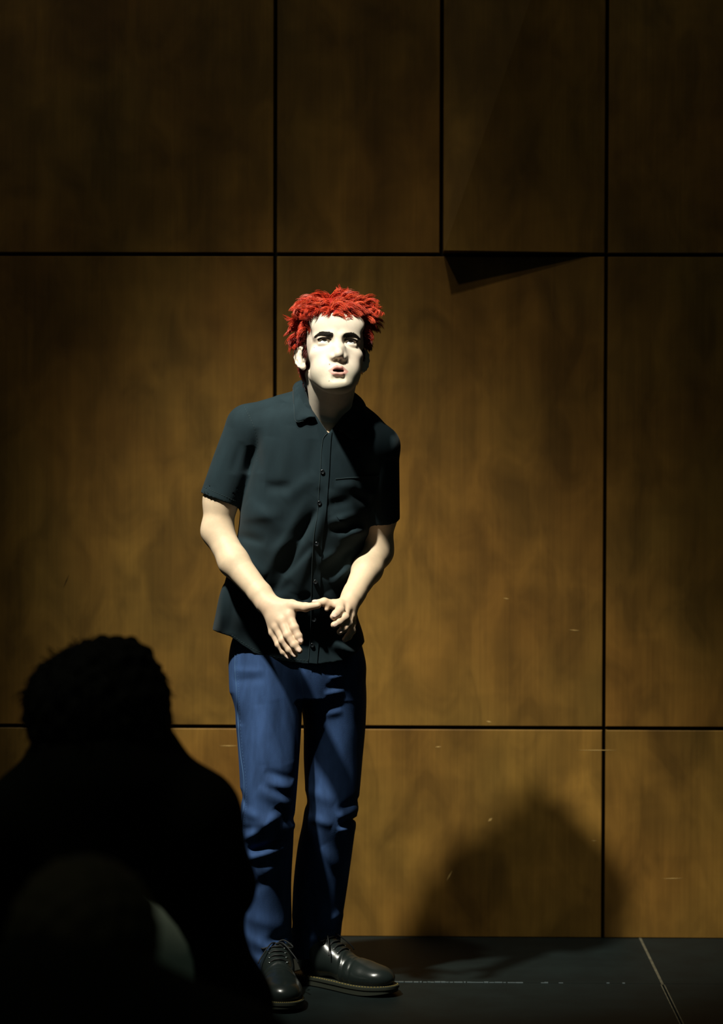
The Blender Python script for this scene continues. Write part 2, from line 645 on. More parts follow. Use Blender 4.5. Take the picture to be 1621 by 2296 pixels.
# ---- skin: head, neck, arms and hands as one continuous surface
B = SDF()
def bel(c, r, k=0.01, kind='u', R=None):
    B.el(hl(*c), r, HM if R is None else HM @ R, k, kind)
def brc(a, b, r1, r2, k=0.008, kind='u'):
    B.rc(hl(*a), hl(*b), r1, r2, k, kind)
# skull and face masses
bel((0, 0.012, 0.040), (0.0715, 0.094, 0.078), 0.0)
bel((0, -0.030, 0.020), (0.0645, 0.064, 0.064), 0.02)
bel((0, -0.040, -0.036), (0.0560, 0.056, 0.060), 0.022)            # mid face
for s in (-1, 1):
    brc((s * 0.0445, -0.006, -0.055), (s * 0.0205, -0.068, -0.098), 0.013, 0.0150, 0.022)   # jaw
    bel((s * 0.0435, -0.062, -0.026), (0.0175, 0.019, 0.016), 0.016)                      # cheekbone
    bel((s * 0.033, -0.058, -0.062), (0.021, 0.028, 0.026), 0.02)                        # cheek
    brc((s * 0.011, -0.0870, 0.0135), (s * 0.046, -0.0730, 0.0140), 0.0090, 0.0080, 0.010)   # brow
    bel((s * 0.030, -0.076, 0.050), (0.034, 0.016, 0.028), 0.02)                         # forehead
bel((0, -0.060, -0.080), (0.034, 0.036, 0.034), 0.022)                                   # muzzle
bel((0, -0.080, -0.106), (0.0205, 0.0155, 0.0135), 0.018)                                # chin
# eye sockets, then lids around the eyeballs
EYE = [(-0.0303, -0.0740, 0.0), (0.0303, -0.0740, 0.0)]
for e in EYE:
    s = 1 if e[0] > 0 else -1
    bel((e[0], -0.0935, -0.001), (0.0185, 0.0125, 0.0105), 0.010, 's')
    bel((s * 0.0160, -0.0975, 0.000), (0.0055, 0.009, 0.009), 0.010, 's')
    bel(e, (0.0155, 0.0146, 0.0138), 0.005)
    brc((e[0] - 0.012, -0.0815, 0.0062), (e[0] + 0.012, -0.0815, 0.0062), 0.0030, 0.0030, 0.005)   # upper lid
    brc((e[0] - 0.011, -0.0815, -0.0068), (e[0] + 0.011, -0.0815, -0.0068), 0.0026, 0.0026, 0.006)   # lower lid
for e in EYE:
    bel((e[0], -0.0900, -0.0005), (0.0138, 0.0135, 0.0052), 0.0008, 's')                              # opening between the lids
# nose
brc((0, -0.0850, 0.006), (0, -0.1030, -0.034), 0.0073, 0.0086, 0.012)
bel((0, -0.1045, -0.0405), (0.0095, 0.0095, 0.0084), 0.008)
for s in (-1, 1):
    bel((s * 0.0125, -0.0960, -0.0440), (0.0066, 0.0090, 0.0070), 0.006)
    brc((s * 0.007, -0.094, -0.020), (s * 0.013, -0.090, -0.036), 0.007, 0.007, 0.010)
for s in (-1, 1):
    bel((s * 0.0062, -0.1000, -0.0505), (0.0036, 0.0058, 0.0042), 0.002, 's')
# lips, mouth opening, philtrum
for s in (-1, 1):
    brc((s * 0.0220, -0.0865, -0.0755), (s * 0.0050, -0.0962, -0.0680), 0.0030, 0.0050, 0.004)
    brc((s * 0.0215, -0.0865, -0.0770), (s * 0.0070, -0.0950, -0.0838), 0.0032, 0.0058, 0.004)
brc((-0.0050, -0.0962, -0.0680), (0.0050, -0.0962, -0.0680), 0.0048, 0.0048, 0.003)
brc((-0.0075, -0.0950, -0.0840), (0.0075, -0.0950, -0.0840), 0.0058, 0.0058, 0.003)
bel((0, -0.0945, -0.0760), (0.0125, 0.019, 0.0042), 0.002, 's')
brc((0, -0.1035, -0.0560), (0, -0.1035, -0.0620), 0.0025, 0.0025, 0.005, 's')
brc((-0.010, -0.0975, -0.0945), (0.010, -0.0975, -0.0945), 0.0030, 0.0030, 0.010, 's')
# ears
for s in (-1, 1):
    Re = np.array(Matrix.Rotation(math.radians(s * -36), 3, 'Z')) @ np.array(Matrix.Rotation(math.radians(-10), 3, 'X'))
    ec = np.array([s * 0.0725, 0.008, -0.006])
    def ep(y, z, x=0.0):
        return tuple(ec + Re @ np.array([s * x, y, z]))
    B.el(hl(*ec), (0.0048, 0.0155, 0.0255), HM @ Re, 0.004)
    rim = [(-0.012, 0.010), (-0.008, 0.022), (0.003, 0.0275), (0.0135, 0.022), (0.0175, 0.008), (0.0150, -0.008), (0.0080, -0.020), (0.000, -0.0270)]
    for (a_, b_), (c_, d_) in zip(rim, rim[1:]):
        brc(ep(a_, b_, 0.0025), ep(c_, d_, 0.0025), 0.0034, 0.0034, 0.003)
    B.el(hl(*ep(-0.003, -0.0265, 0.001)), (0.0055, 0.0075, 0.0075), HM @ Re, 0.004)
    B.el(hl(*ep(0.001, -0.002, 0.007)), (0.0058, 0.0080, 0.0135), HM @ Re, 0.003, 's')
    brc(ep(0.004, 0.014, 0.002), ep(0.0085, 0.000, 0.003), 0.0026, 0.0030, 0.003)
    brc(ep(0.0085, 0.000, 0.003), ep(0.005, -0.014, 0.002), 0.0030, 0.0026, 0.003)
    brc(ep(-0.0105, -0.006, 0.002), ep(-0.0095, -0.013, 0.002), 0.0042, 0.0036, 0.003)
# neck and collar bones
nb = P(738, 950, 5.872)
B.rc(nb, hl(0.0, 0.022, -0.055), 0.050, 0.050, 0.018)
B.rc(nb + np.array([0.0, 0.07, 0.0]), hl(0.0, 0.055, -0.02), 0.050, 0.046, 0.02)
B.rc(P(728, 962, 5.830), hl(-0.050, 0.025, -0.04), 0.012, 0.012, 0.016)
B.rc(P(752, 962, 5.830), hl(0.050, 0.025, -0.04), 0.012, 0.012, 0.016)
B.el(P(752, 915, 5.800), (0.010, 0.010, 0.012), None, 0.015)
B.el(P(738, 1005, 5.905), (0.095, 0.078, 0.06), None, 0.03)
# viewer's left arm
SL, ML, EL_, WL = P(558, 960, 5.885), P(495, 1122, 5.882), P(487, 1190, 5.875), P(598, 1352, 5.765)
SR, ER, WR = P(850, 1003, 5.835), P(845, 1236, 5.915), P(788, 1342, 5.775)
B.rc(P(738, 1000, 5.88), SL, 0.05, 0.040, 0.03)
B.rc(P(738, 1000, 5.88), SR, 0.05, 0.040, 0.03)
B.rc(SL, ML, 0.040, 0.0385, 0.02)
B.rc(ML, EL_, 0.0385, 0.0355, 0.02)
FL = EL_ * 0.6 + WL * 0.4 + np.array([-0.007, 0.0, -0.006])
B.rc(EL_, FL, 0.0345, 0.0345, 0.02)
B.rc(FL, EL_ * 0.12 + WL * 0.88, 0.0345, 0.0265, 0.015)
B.rc(EL_ * 0.12 + WL * 0.88, WL, 0.0265, 0.0245, 0.01)
B.el(EL_ + np.array([-0.010, 0.018, -0.004]), (0.020, 0.018, 0.022), None, 0.018)
MR = P(855, 1155, 5.896)
B.rc(SR, MR, 0.036, 0.0345, 0.02)
B.rc(MR, ER, 0.0345, 0.0335, 0.02)
B.rc(ER, ER * 0.62 + WR * 0.38, 0.0335, 0.0345, 0.03)
B.rc(ER * 0.62 + WR * 0.38, ER * 0.12 + WR * 0.88, 0.0345, 0.0255, 0.015)
B.rc(ER * 0.12 + WR * 0.88, WR, 0.0255, 0.0235, 0.01)
B.el(ER + np.array([0.012, 0.016, -0.002]), (0.018, 0.018, 0.02), None, 0.018)

NAILS = []
def chain(pts, rads, k=0.0022, k0=0.006, nail=None):
    w = [P(*p) for p in pts]
    for i in range(len(w) - 1):
        B.rc(w[i], w[i + 1], rads[i], rads[i + 1], k0 if i == 0 else k)
    for i in range(1, len(w) - 1):                       # knuckle swell
        B.el(w[i], (rads[i] * 1.04,) * 3, None, 0.004)
    if nail is not None:
        d = w[-1] - w[-2]; d /= np.linalg.norm(d)
        nn = np.asarray(nail, float); nn = nn - d * (nn @ d); nn /= np.linalg.norm(nn)
        c = w[-1] - d * 0.001 + nn * (rads[-1] * 0.90)
        Rn = np.stack([np.cross(d, nn), d, nn], 1)
        B.el(c, (rads[-1] * 0.70, 0.0072, 0.0016), Rn, 0.0006)
        NAILS.append((c, Rn, (rads[-1] * 0.74, 0.0076, 0.0030)))

# viewer's left hand (back of the hand to us, fingers down, thumb out to the right)
pw = P(606, 1360, 5.758)
B.rc(WL, pw, 0.0245, 0.022, 0.012)
mcpL = [(648, 1381, 5.720), (633, 1392, 5.719), (621, 1405, 5.727), (613, 1418, 5.738)]
for (q, r) in zip(mcpL, (0.0125, 0.0125, 0.0118, 0.0108)):
    B.rc(P(604, 1358, 5.758), P(*q), 0.017, r, 0.011)
B.el(P(627, 1383, 5.738), (0.025, 0.014, 0.025), None, 0.012)
chain([mcpL[3], (625, 1445, 5.726), (636, 1462, 5.722), (646, 1473, 5.720)], (0.0095, 0.0082, 0.0074, 0.0062), nail=(0.2, -1, -0.25))
chain([mcpL[2], (634, 1436, 5.712), (649, 1457, 5.706), (661, 1469, 5.703)], (0.0105, 0.0092, 0.0082, 0.0070), nail=(0.25, -1, -0.2))
chain([mcpL[1], (645, 1424, 5.700), (660, 1446, 5.692), (671, 1459, 5.689)], (0.0112, 0.0098, 0.0088, 0.0074), nail=(0.3, -1, -0.1))
chain([mcpL[0], (660, 1408, 5.702), (669, 1427, 5.696), (673.5, 1438, 5.693)], (0.0118, 0.0100, 0.0088, 0.0076), nail=(0.3, -1, 0.0))
chain([(612, 1357, 5.752), (655, 1358, 5.728), (685, 1361.5, 5.712), (713, 1357, 5.703)], (0.0185, 0.0128, 0.0098, 0.0074), k=0.004, k0=0.014)
B.rc(P(650, 1360, 5.735), P(650, 1378, 5.728), 0.009, 0.010, 0.014)          # web of the thumb
# viewer's right hand (fingers curled towards us, finger and thumb reaching left)
B.rc(WR, P(782, 1353, 5.765), 0.0235, 0.021, 0.012)
mcpR = [(763, 1356, 5.742), (776, 1366, 5.738), (784, 1382, 5.742), (788, 1398, 5.752)]
for (q, r) in zip(mcpR, (0.0125, 0.0125, 0.0115, 0.0105)):
    B.rc(P(784, 1352, 5.768), P(*q), 0.017, r, 0.010)
B.el(P(778, 1372, 5.762), (0.017, 0.018, 0.026), None, 0.012)
chain([mcpR[3], (788.5, 1414, 5.722), (781, 1427, 5.711), (773, 1434, 5.706)], (0.0098, 0.0086, 0.0076, 0.0064), nail=(-0.35, -0.9, -0.35))
chain([mcpR[2], (781, 1398, 5.702), (771, 1409, 5.690), (762, 1417, 5.685)], (0.0108, 0.0094, 0.0084, 0.0072), nail=(-0.35, -0.9, -0.25))
chain([mcpR[1], (773, 1384, 5.692), (760, 1395, 5.679), (749, 1401.5, 5.674)], (0.0115, 0.0100, 0.0090, 0.0078), nail=(-0.35, -0.9, -0.25))
chain([mcpR[0], (762, 1368, 5.694), (754, 1377, 5.680), (748, 1382.5, 5.676)], (0.0118, 0.0104, 0.0094, 0.0084), nail=(-0.35, -0.9, -0.15))
chain([(776, 1358, 5.765), (748, 1356, 5.745), (727, 1350, 5.735), (705, 1352, 5.733)], (0.0150, 0.0112, 0.0092, 0.0068), k=0.004, k0=0.010, nail=(-0.1, -0.6, 0.8))
B.rc(P(735, 1358, 5.735), P(733, 1366, 5.732), 0.0075, 0.0055, 0.006)

lo1 = np.array([-0.56, 5.60, 0.78]); hi1 = np.array([0.06, 6.06, 1.72])
Va, Qa = B.mesh(lo1, hi1, 0.0015)
# trunk and legs under the clothes, coarser
T = SDF()
tor = px_rows([(965, 600, 835, 5.885, 0.075), (1050, 585, 835, 5.895, 0.095), (1150, 562, 825, 5.92, 0.095), (1260, 545, 800, 5.955, 0.092), (1370, 530, 800, 6.0, 0.10), (1460, 530, 806, 6.03, 0.10)])
T.fn(*loft_fn(tor), k=0.02)
for j in ([(600, 1470, 6.00), (602, 1830, 5.945), (598, 2150, 6.02)], [(745, 1470, 6.05), (739, 1830, 6.06), (706, 2130, 6.115)]):
    w = [P(*q) for q in j]
    T.rc(w[0], w[1], 0.068, 0.046, 0.03)
    T.rc(w[1], w[2], 0.046, 0.034, 0.02)
Vb, Qb = T.mesh((-0.6, 5.7, 0.02), (0.1, 6.3, 1.5), 0.008)

# skin colours (lips, stubble, nails, inside of the mouth) and shade painted round the eyes
L = (Va - HC) @ HM
col = np.tile(np.array([0.66, 0.50, 0.345]), (len(Va), 1))
inhead = np.linalg.norm(L - np.array([0, -0.02, -0.01]), axis=1) < 0.16
def blend(w, c):
    global col
    w = np.clip(w, 0, 1)[:, None]
    col = col * (1 - w) + np.array(c) * w
def sm(a, b, x):
    t = np.clip((x - a) / (b - a), 0, 1)
    return t * t * (3 - 2 * t)
face = inhead & (L[:, 1] < -0.03)
blend(inhead * 1.0, (0.68, 0.580, 0.475))
st = face * sm(-0.055, -0.085, L[:, 2]) * 0.30
blend(st, (0.52, 0.50, 0.36))
lx, lz = L[:, 0], L[:, 2]
up = np.interp(np.abs(lx), [0, 0.005, 0.011, 0.022], [-0.0640, -0.0630, -0.0662, -0.0740])
dn = np.interp(np.abs(lx), [0, 0.008, 0.015, 0.022], [-0.0900, -0.0895, -0.0855, -0.0775])
lip = face * (L[:, 1] < -0.084) * sm(0.0010, -0.0008, lz - up) * sm(0.0010, -0.0008, dn - lz) * sm(0.0245, 0.0215, np.abs(lx))
blend(lip * 0.85, (0.60, 0.27, 0.235))
inner = ((lx / 0.0128) ** 2 + ((lz + 0.0760) / 0.0045) ** 2 < 1.0) & (L[:, 1] < -0.06) & (L[:, 1] > -0.0965)
blend(inner * 1.0, (0.030, 0.010, 0.008))
for s in (-1, 1):
    blend(face * np.exp(-(((lx - s * 0.048) / 0.018) ** 2 + ((lz + 0.036) / 0.016) ** 2)) * 0.16, (0.70, 0.42, 0.32))
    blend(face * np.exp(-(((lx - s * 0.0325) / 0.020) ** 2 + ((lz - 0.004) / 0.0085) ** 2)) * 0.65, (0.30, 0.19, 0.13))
    # above: eye-socket shade painted over the lids and under the brow hair
mole = [(-0.020, -0.060), (-0.021, -0.100)]
for mx_, mz_ in mole:
    blend(face * (np.hypot(lx - mx_, lz - mz_) < 0.0014) * 0.8, (0.12, 0.07, 0.05))
for (c, Rn, r) in NAILS:
    q = (Va - c) @ Rn
    blend((((q / np.array(r)) ** 2).sum(1) < 1) * 0.75, (0.78, 0.58, 0.50))
hands = (Va[:, 2] < P(600, 1345, 5.75)[2])
blend(hands * 0.35, (0.70, 0.46, 0.34))
V = np.vstack([Va, Vb]); Q = np.vstack([Qa, Qb + len(Va)])
colb = np.vstack([col, np.tile(np.array([0.66, 0.48, 0.33]), (len(Vb), 1))])
body = link('body', quads_mesh('body', V, Q, colb), M_skin, man)
body['label'] = 'pale skin of face, neck, forearms and hands'

# ---- eyes
for e in EYE:
    g = np.array([0.0, -math.cos(math.radians(22)), math.sin(math.radians(22))])   # gaze in the head frame
    n1, n2 = 40, 28
    V, Q, cc = [], [], []
    R0 = np.stack([np.array([1.0, 0, 0]), np.cross(g, np.array([1.0, 0, 0])), g], 1)
    for i in range(n2 + 1):
        th = math.pi * (i / n2) ** 1.4
        for k in range(n1):
            a = 2 * math.pi * k / n1
            r = 0.0124 + (0.0006 if th < 0.45 else 0)
            V.append(hl(*(np.array(e) + R0 @ (r * np.array([math.sin(th) * math.cos(a), math.sin(th) * math.sin(a), math.cos(th)])))))
            cc.append((0.004, 0.004, 0.004) if th < 0.17 else (0.022, 0.018, 0.013) if th < 0.42 else (0.015, 0.012, 0.01) if th < 0.48 else (0.80, 0.80, 0.80))
    for i in range(n2):
        for k in range(n1):
            Q.append((i * n1 + k, i * n1 + (k + 1) % n1, (i + 1) * n1 + (k + 1) % n1, (i + 1) * n1 + k))
    link('eye', quads_mesh('eye', V, Q, np.array(cc)), M_eye, body)

# ---- eyebrows and lashes: single short hairs laid on the skin
def face_y(xs_, zs_):
    """y of the face surface in the head frame"""
    xs_ = np.asarray(xs_, float); zs_ = np.asarray(zs_, float)
    y = np.full(len(xs_), -0.15)
    for _ in range(60):
        p = HC + np.stack([xs_, y, zs_], 1) @ HM.T
        y = y + np.clip(B.ev(p.astype(np.float32)), -0.004, 0.02) * 0.7
    return y

for s in (-1, 1):
    n = 420
    t = rng.random(n) ** 0.9
    cxs = 0.0108 + 0.0365 * t
    cz = 0.0098 + 0.0078 * np.sin(np.clip(t * 1.25, 0, 1.3) * math.pi / 2) - 0.0048 * np.clip(t - 0.62, 0, 1) / 0.38
    half = np.interp(t, [0, 0.12, 0.6, 1.0], [0.0030, 0.0046, 0.0040, 0.0010])
    z0 = cz + (rng.random(n) * 2 - 1) * half
    ang = np.interp(t, [0, 0.3, 1], [65, 25, -22]) + rng.normal(0, 10, n)
    ln = 0.0075
    x1 = cxs + ln * np.cos(np.radians(ang)); z1 = z0 + ln * np.sin(np.radians(ang)) * 0.6
    ya = face_y(s * cxs, z0); yb = face_y(s * x1, z1)
    parts = []
    for i in range(n):
        a = hl(s * cxs[i], ya[i] + 0.0003, z0[i]); b = hl(s * x1[i], yb[i] - 0.0010, z1[i])
        m = (a + b) / 2 + HM @ np.array([0, -0.0010, 0])
        parts.append(tube([a, m, b], [0.00045, 0.00042, 0.00010], 3, False))
    br = link('eyebrow', py_mesh('eyebrow', *join(parts)), M_brow, man, smooth=False)
    # lashes along the upper lid
    n = 46
    u = np.linspace(-1, 1, n)
    ex = EYE[0 if s < 0 else 1][0]
    parts = []
    for q in u:
        zz_ = 0.0050 * math.sqrt(max(0, 1 - (0.97 * q) ** 2)) + 0.0002
        a = hl(ex + 0.0142 * q, -0.0740 - 0.0140 * math.sqrt(max(0.05, 1 - (0.80 * q) ** 2)), zz_)
        b = a + HM @ np.array([0.003 * q, -0.0042, 0.0022])
        parts.append(tube([a, (a + b) / 2 + HM @ np.array([0, 0, -0.0006]), b], [0.0011, 0.0009, 0.0002], 3, False))
    link('eyelashes', py_mesh('eyelashes', *join(parts)), M_brow, man, smooth=False)

# ---- teeth glimpsed in the open mouth
parts = []
for k in range(-3, 3):
    a0 = (k + 0.5) * 0.0068
    c = hl(a0, -0.0805 + abs(a0) * 0.25, -0.0700)
    v, f = tube([c + HM @ np.array([0, 0, 0.004]), c, c + HM @ np.array([0, 0, -0.0034])], [0.0030, 0.0034, 0.0030], 8)
    parts.append((v, f))
link('teeth', py_mesh('teeth', *join(parts)), mat('tooth', (0.45, 0.42, 0.34), 0.3, 0.4), man)

# ---- hair: a close cap plus curling locks
H = SDF()
def hel(c, r, k=0.02, kind='u'):
    H.el(hl(*c), r, HM, k, kind)
hel((0, 0.016, 0.046), (0.0770, 0.110, 0.083), 0.0)
hel((0.0, 0.050, -0.010), (0.0735, 0.066, 0.075), 0.02)
hel((0.0, 0.010, 0.098), (0.066, 0.078, 0.036), 0.02)
hel((0.045, -0.035, 0.090), (0.044, 0.044, 0.032), 0.02)
hel((-0.045, -0.020, 0.085), (0.036, 0.044, 0.030), 0.02)
# keep the face clear
def facecut(p):
    q = (p - HC.astype(np.float32)) @ HM.astype(np.float32)
    x, y, z = q[:, 0], q[:, 1], q[:, 2]
    hairline = np.where(z > 0.030, -0.050 - 0.4 * (np.abs(x) - 0.03), -0.018 - 0.004)
    top = np.interp(x, [-0.075, -0.062, -0.048, -0.030, 0.0, 0.030, 0.050, 0.062, 0.075], [-0.02, 0.000, 0.024, 0.041, 0.049, 0.046, 0.028, 0.004, -0.02]).astype(np.float32)
    d1 = np.maximum(y + 0.026, z - top)                     # in front of the ears, under the hairline
    d2 = np.maximum(np.maximum(y + 0.008, z + 0.0), -1)
    d3 = np.maximum(np.maximum(y - 0.032, z + 0.002), -1)   # around the ears and below
    return np.minimum(d1, np.minimum(d2, d3))
H.fn(facecut, kind='s', k=0.010)
capV, capQ = H.mesh(HC - 0.2, HC + 0.2, 0.0035)
cl = (capV - HC) @ HM
nz = np.sin(cl[:, 0] * 180 + np.sin(cl[:, 1] * 130) * 2) * np.sin(cl[:, 2] * 150 + cl[:, 1] * 90)
capcol = np.array([0.30, 0.014, 0.008]) * (1 + 0.25 * nz[:, None])
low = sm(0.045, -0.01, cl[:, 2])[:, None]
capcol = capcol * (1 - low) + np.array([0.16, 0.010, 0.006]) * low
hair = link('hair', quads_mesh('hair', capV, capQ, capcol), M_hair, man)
hair['label'] = 'tousled bright red hair'

SV, SF, SC = [], [], []
SN = 0
def lock(root, d0, d1, length, curl, turns, nst, width, col_, npt=9, r0=0.00065):
    """a lock of hairs from root (head frame), leaving along d0 and bending to d1"""
    global SN
    nst = int(nst * 2.1)
    d0 = np.array(d0, float); d0 /= np.linalg.norm(d0)
    d1 = np.array(d1, float); d1 /= np.linalg.norm(d1)
    side = np.cross(d0, d1 + 0.01); side /= np.linalg.norm(side) + 1e-9
    upv = np.cross(side, d0)
    t = np.linspace(0, 1, npt)
    off = rng.normal(0, width, (nst, 1, 3))
    ll = length * rng.uniform(0.78, 1.08, (nst, 1, 1))
    cu = curl * rng.uniform(0.8, 1.2, (nst, 1, 1))
    ph = rng.random() * 6.28 + rng.normal(0, 0.22, (nst, 1)) + turns * 6.28 * t[None, :]
    d = d0 * (1 - t[:, None]) + d1 * t[:, None]
    d /= np.linalg.norm(d, axis=1)[:, None]
    path = np.vstack([np.zeros(3), np.cumsum(d[:-1], 0)]) / (npt - 1)
    pts = np.array(root) + off * (1 - 0.35 * t[None, :, None]) + path[None] * ll + cu * t[None, :, None] * (np.cos(ph)[..., None] * side + np.sin(ph)[..., None] * upv)
    w = HC + pts @ HM.T
    tg = np.gradient(w, axis=1); tg /= np.linalg.norm(tg, axis=2, keepdims=True) + 1e-12
    u = np.cross(tg, HM @ (side * 0.3 + upv)); u /= np.linalg.norm(u, axis=2, keepdims=True) + 1e-12
    v = np.cross(tg, u)
    rr = r0 * np.interp(t, [0, 0.5, 0.85, 1], [1.0, 0.95, 0.6, 0.12])[None, :] * rng.uniform(0.7, 1.2, (nst, 1))
    ring = [w + rr[..., None] * (math.cos(a) * u + math.sin(a) * v) for a in (0, 2.094, 4.189)]
    V = np.stack(ring, 2)                                    # nst, npt, 3, xyz
    idx = SN + np.arange(nst * npt * 3).reshape(nst, npt, 3)
    a0, a1 = idx[:, :-1], idx[:, 1:]
    F = np.stack([a0, np.roll(a0, -1, 2), np.roll(a1, -1, 2), a1], -1).reshape(-1, 4)
    cc = np.array(col_)[None] * rng.uniform(0.75, 1.22, (nst, 1))
    SV.append(V.reshape(-1, 3)); SF.append(F); SC.append(np.repeat(cc, npt * 3, 0))
    SN += nst * npt * 3

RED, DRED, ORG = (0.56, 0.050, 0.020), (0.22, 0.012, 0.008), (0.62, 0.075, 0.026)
def scalp(az, el, lift=0.0):
    a, e = math.radians(az), math.radians(el)
    n = np.array([math.sin(a) * math.cos(e), -math.cos(a) * math.cos(e), math.sin(e)])
    return np.array([0, 0.014, 0.044]) + n * np.array([0.079, 0.097, 0.082]) * (1 + lift), n
# crown and top: waves swept to either side of the crown, rooted all over the cap
def cap_normal(q):
    w = HC + q @ HM.T
    g = np.stack([H.ev((w + e).astype(np.float32)) - H.ev((w - e).astype(np.float32)) for e in np.eye(3) * 0.002], 1)
    g = g @ HM
    return g / (np.linalg.norm(g, axis=1)[:, None] + 1e-9)
pick = np.where((cl[:, 2] > 0.040))[0]
pick = rng.choice(pick, 420, replace=False)
nn_ = cap_normal(cl[pick])
for p, n in zip(cl[pick], nn_):
    if n[2] < -0.2:
        continue
    wv = math.sin(p[0] * 75 + p[1] * 40) * 0.5
    sx = 0.95 if p[0] > -0.014 else -0.95
    tang = np.array([sx, -0.35 + wv, 0.0 if p[2] > 0.08 else -0.6]) + rng.normal(0, 0.22, 3)
    tang = tang - n * (tang @ n)
    big = p[2] > 0.085
    lock(p - n * 0.003, n * (0.85 if big else 0.55) + tang * 0.5, tang - n * 0.30, rng.uniform(0.026, 0.046) if big else rng.uniform(0.018, 0.032), rng.uniform(0.003, 0.006), rng.uniform(0.4, 0.8), 13, 0.0024, RED if rng.random() < 0.6 else ORG, 7)
# fringe: forward and to the viewer's right
for x in np.linspace(-0.012, 0.066, 46):
    p = np.array([x, -0.066 + 0.6 * max(0, x - 0.03), 0.082 - 0.30 * max(0, x - 0.03)]) + rng.normal(0, 0.005, 3)
    lock(p, (0.30, -0.9, 0.35), (0.60, -0.10, -0.85), rng.uniform(0.034, 0.050), rng.uniform(0.003, 0.006), rng.uniform(0.4, 0.8), 14, 0.0026, RED if rng.random() < 0.6 else ORG)
# small curls over the forehead and the viewer's left temple
for x in np.linspace(-0.064, -0.004, 34):
    p = np.array([x, -0.066 + 0.6 * max(0, -x - 0.035), 0.074 - 0.25 * max(0, -x - 0.03)]) + rng.normal(0, 0.005, 3)
    lock(p, (-0.30, -0.9, 0.25), (-0.5, -0.10, -0.8), rng.uniform(0.030, 0.048), rng.uniform(0.004, 0.009), rng.uniform(0.6, 1.2), 12, 0.0026, RED if rng.random() < 0.8 else DRED)
for x in np.linspace(-0.03, 0.03, 12):
    lock((x, -0.068, 0.068 + rng.normal(0, 0.003)), (0.1, -0.8, 0.0), (0.4, 0.0, -0.9), rng.uniform(0.012, 0.022), 0.003, 0.6, 6, 0.002, DRED, 7, 0.0007)
# sides and back
for _ in range(210):
    s = rng.choice([-1, 1]); az = s * rng.uniform(62, 178); el = rng.uniform(-42, 32)
    p, n = scalp(az, el)
    if p[2] < 0.010 and p[1] < 0.030:
        continue
    if p[1] < -0.018 or (p[2] < 0.036 and p[1] < 0.034) or p[2] < -0.012:
        continue
    hi = p[2] > 0.035
    over_ear = p[1] < 0.036 and p[2] < 0.062
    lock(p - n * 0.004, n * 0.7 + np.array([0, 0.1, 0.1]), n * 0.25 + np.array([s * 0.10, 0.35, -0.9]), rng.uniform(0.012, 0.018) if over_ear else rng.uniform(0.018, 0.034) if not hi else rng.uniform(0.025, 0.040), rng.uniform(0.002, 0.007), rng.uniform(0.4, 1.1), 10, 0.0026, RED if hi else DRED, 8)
# viewer's left curls standing off the head, nape tufts, stray tips
for (x, y, z, d0, d1, l) in ((-0.080, -0.010, 0.076, (-1, -0.2, 0.3), (-0.8, 0, 0.05), 0.034), (-0.083, -0.006, 0.058, (-1, -0.3, 0.2), (-0.2, -0.2, -1), 0.036),
                             (-0.081, 0.0, 0.036, (-1, -0.2, 0), (0.2, 0, -1), 0.030), (-0.078, -0.016, 0.068, (-1, -0.5, 0.4), (-0.6, -0.1, -0.5), 0.036),
                             (0.012, -0.02, 0.128, (0.0, -0.2, 1), (-0.15, 0, 1), 0.030), (0.026, -0.02, 0.128, (0.3, -0.2, 1), (0.25, 0, 0.9), 0.026),
                             (-0.004, -0.01, 0.128, (-0.3, -0.2, 1), (-0.6, 0, 0.5), 0.026), (0.055, -0.02, 0.118, (0.4, -0.2, 1), (0.5, 0, 0.7), 0.024),
                             (-0.036, -0.01, 0.120, (-0.5, -0.2, 1), (-0.7, 0, 0.4), 0.028), (0.080, -0.012, 0.072, (1, -0.3, 0.1), (0.3, -0.1, -1), 0.036),
                             (0.076, -0.020, 0.082, (1, -0.4, 0.2), (0.4, -0.1, -0.9), 0.040), (0.074, -0.028, 0.070, (0.8, -0.6, 0.0), (0.2, -0.1, -1), 0.034)):
    for k in range(3):
        lock(np.array((x, y, z)) + rng.normal(0, 0.004, 3), d0, np.array(d1) + rng.normal(0, 0.15, 3), l * rng.uniform(0.9, 1.2), 0.004, 0.6, 9, 0.0022, RED if z > 0.045 else DRED)
for _ in range(16):
    s = -1 if rng.random() < 0.6 else 1
    lock((s * rng.uniform(0.045, 0.062), rng.uniform(0.045, 0.080), rng.uniform(-0.045, -0.015)), (s * 0.3, 0.4, -0.6), (s * 0.05, 0.2, -1), rng.uniform(0.010, 0.020), 0.003, 0.5, 9, 0.003, DRED, 7)
# temples and sideburns
for s in (-1, 1):
    for _ in range(64):
        z = rng.uniform(0.020, 0.062)
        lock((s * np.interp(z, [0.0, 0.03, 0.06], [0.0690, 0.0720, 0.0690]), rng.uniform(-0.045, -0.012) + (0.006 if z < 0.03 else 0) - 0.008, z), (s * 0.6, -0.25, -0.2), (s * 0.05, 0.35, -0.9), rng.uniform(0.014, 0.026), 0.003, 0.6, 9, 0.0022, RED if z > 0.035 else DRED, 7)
    for z in np.linspace(0.012, -0.012, 12):
        lock((s * 0.0660, -0.026 + rng.normal(0, 0.003), z), (s * 0.4, 0.0, -0.6), (0, 0.15, -1), 0.010, 0.001, 0.3, 6, 0.0018, (0.10, 0.012, 0.008), 5, 0.0006)
sm_ = quads_mesh('locks', np.vstack(SV), np.vstack(SF), np.vstack(SC))
lk = link('locks', sm_, M_hair, hair)
lk['kind'] = 'stuff'

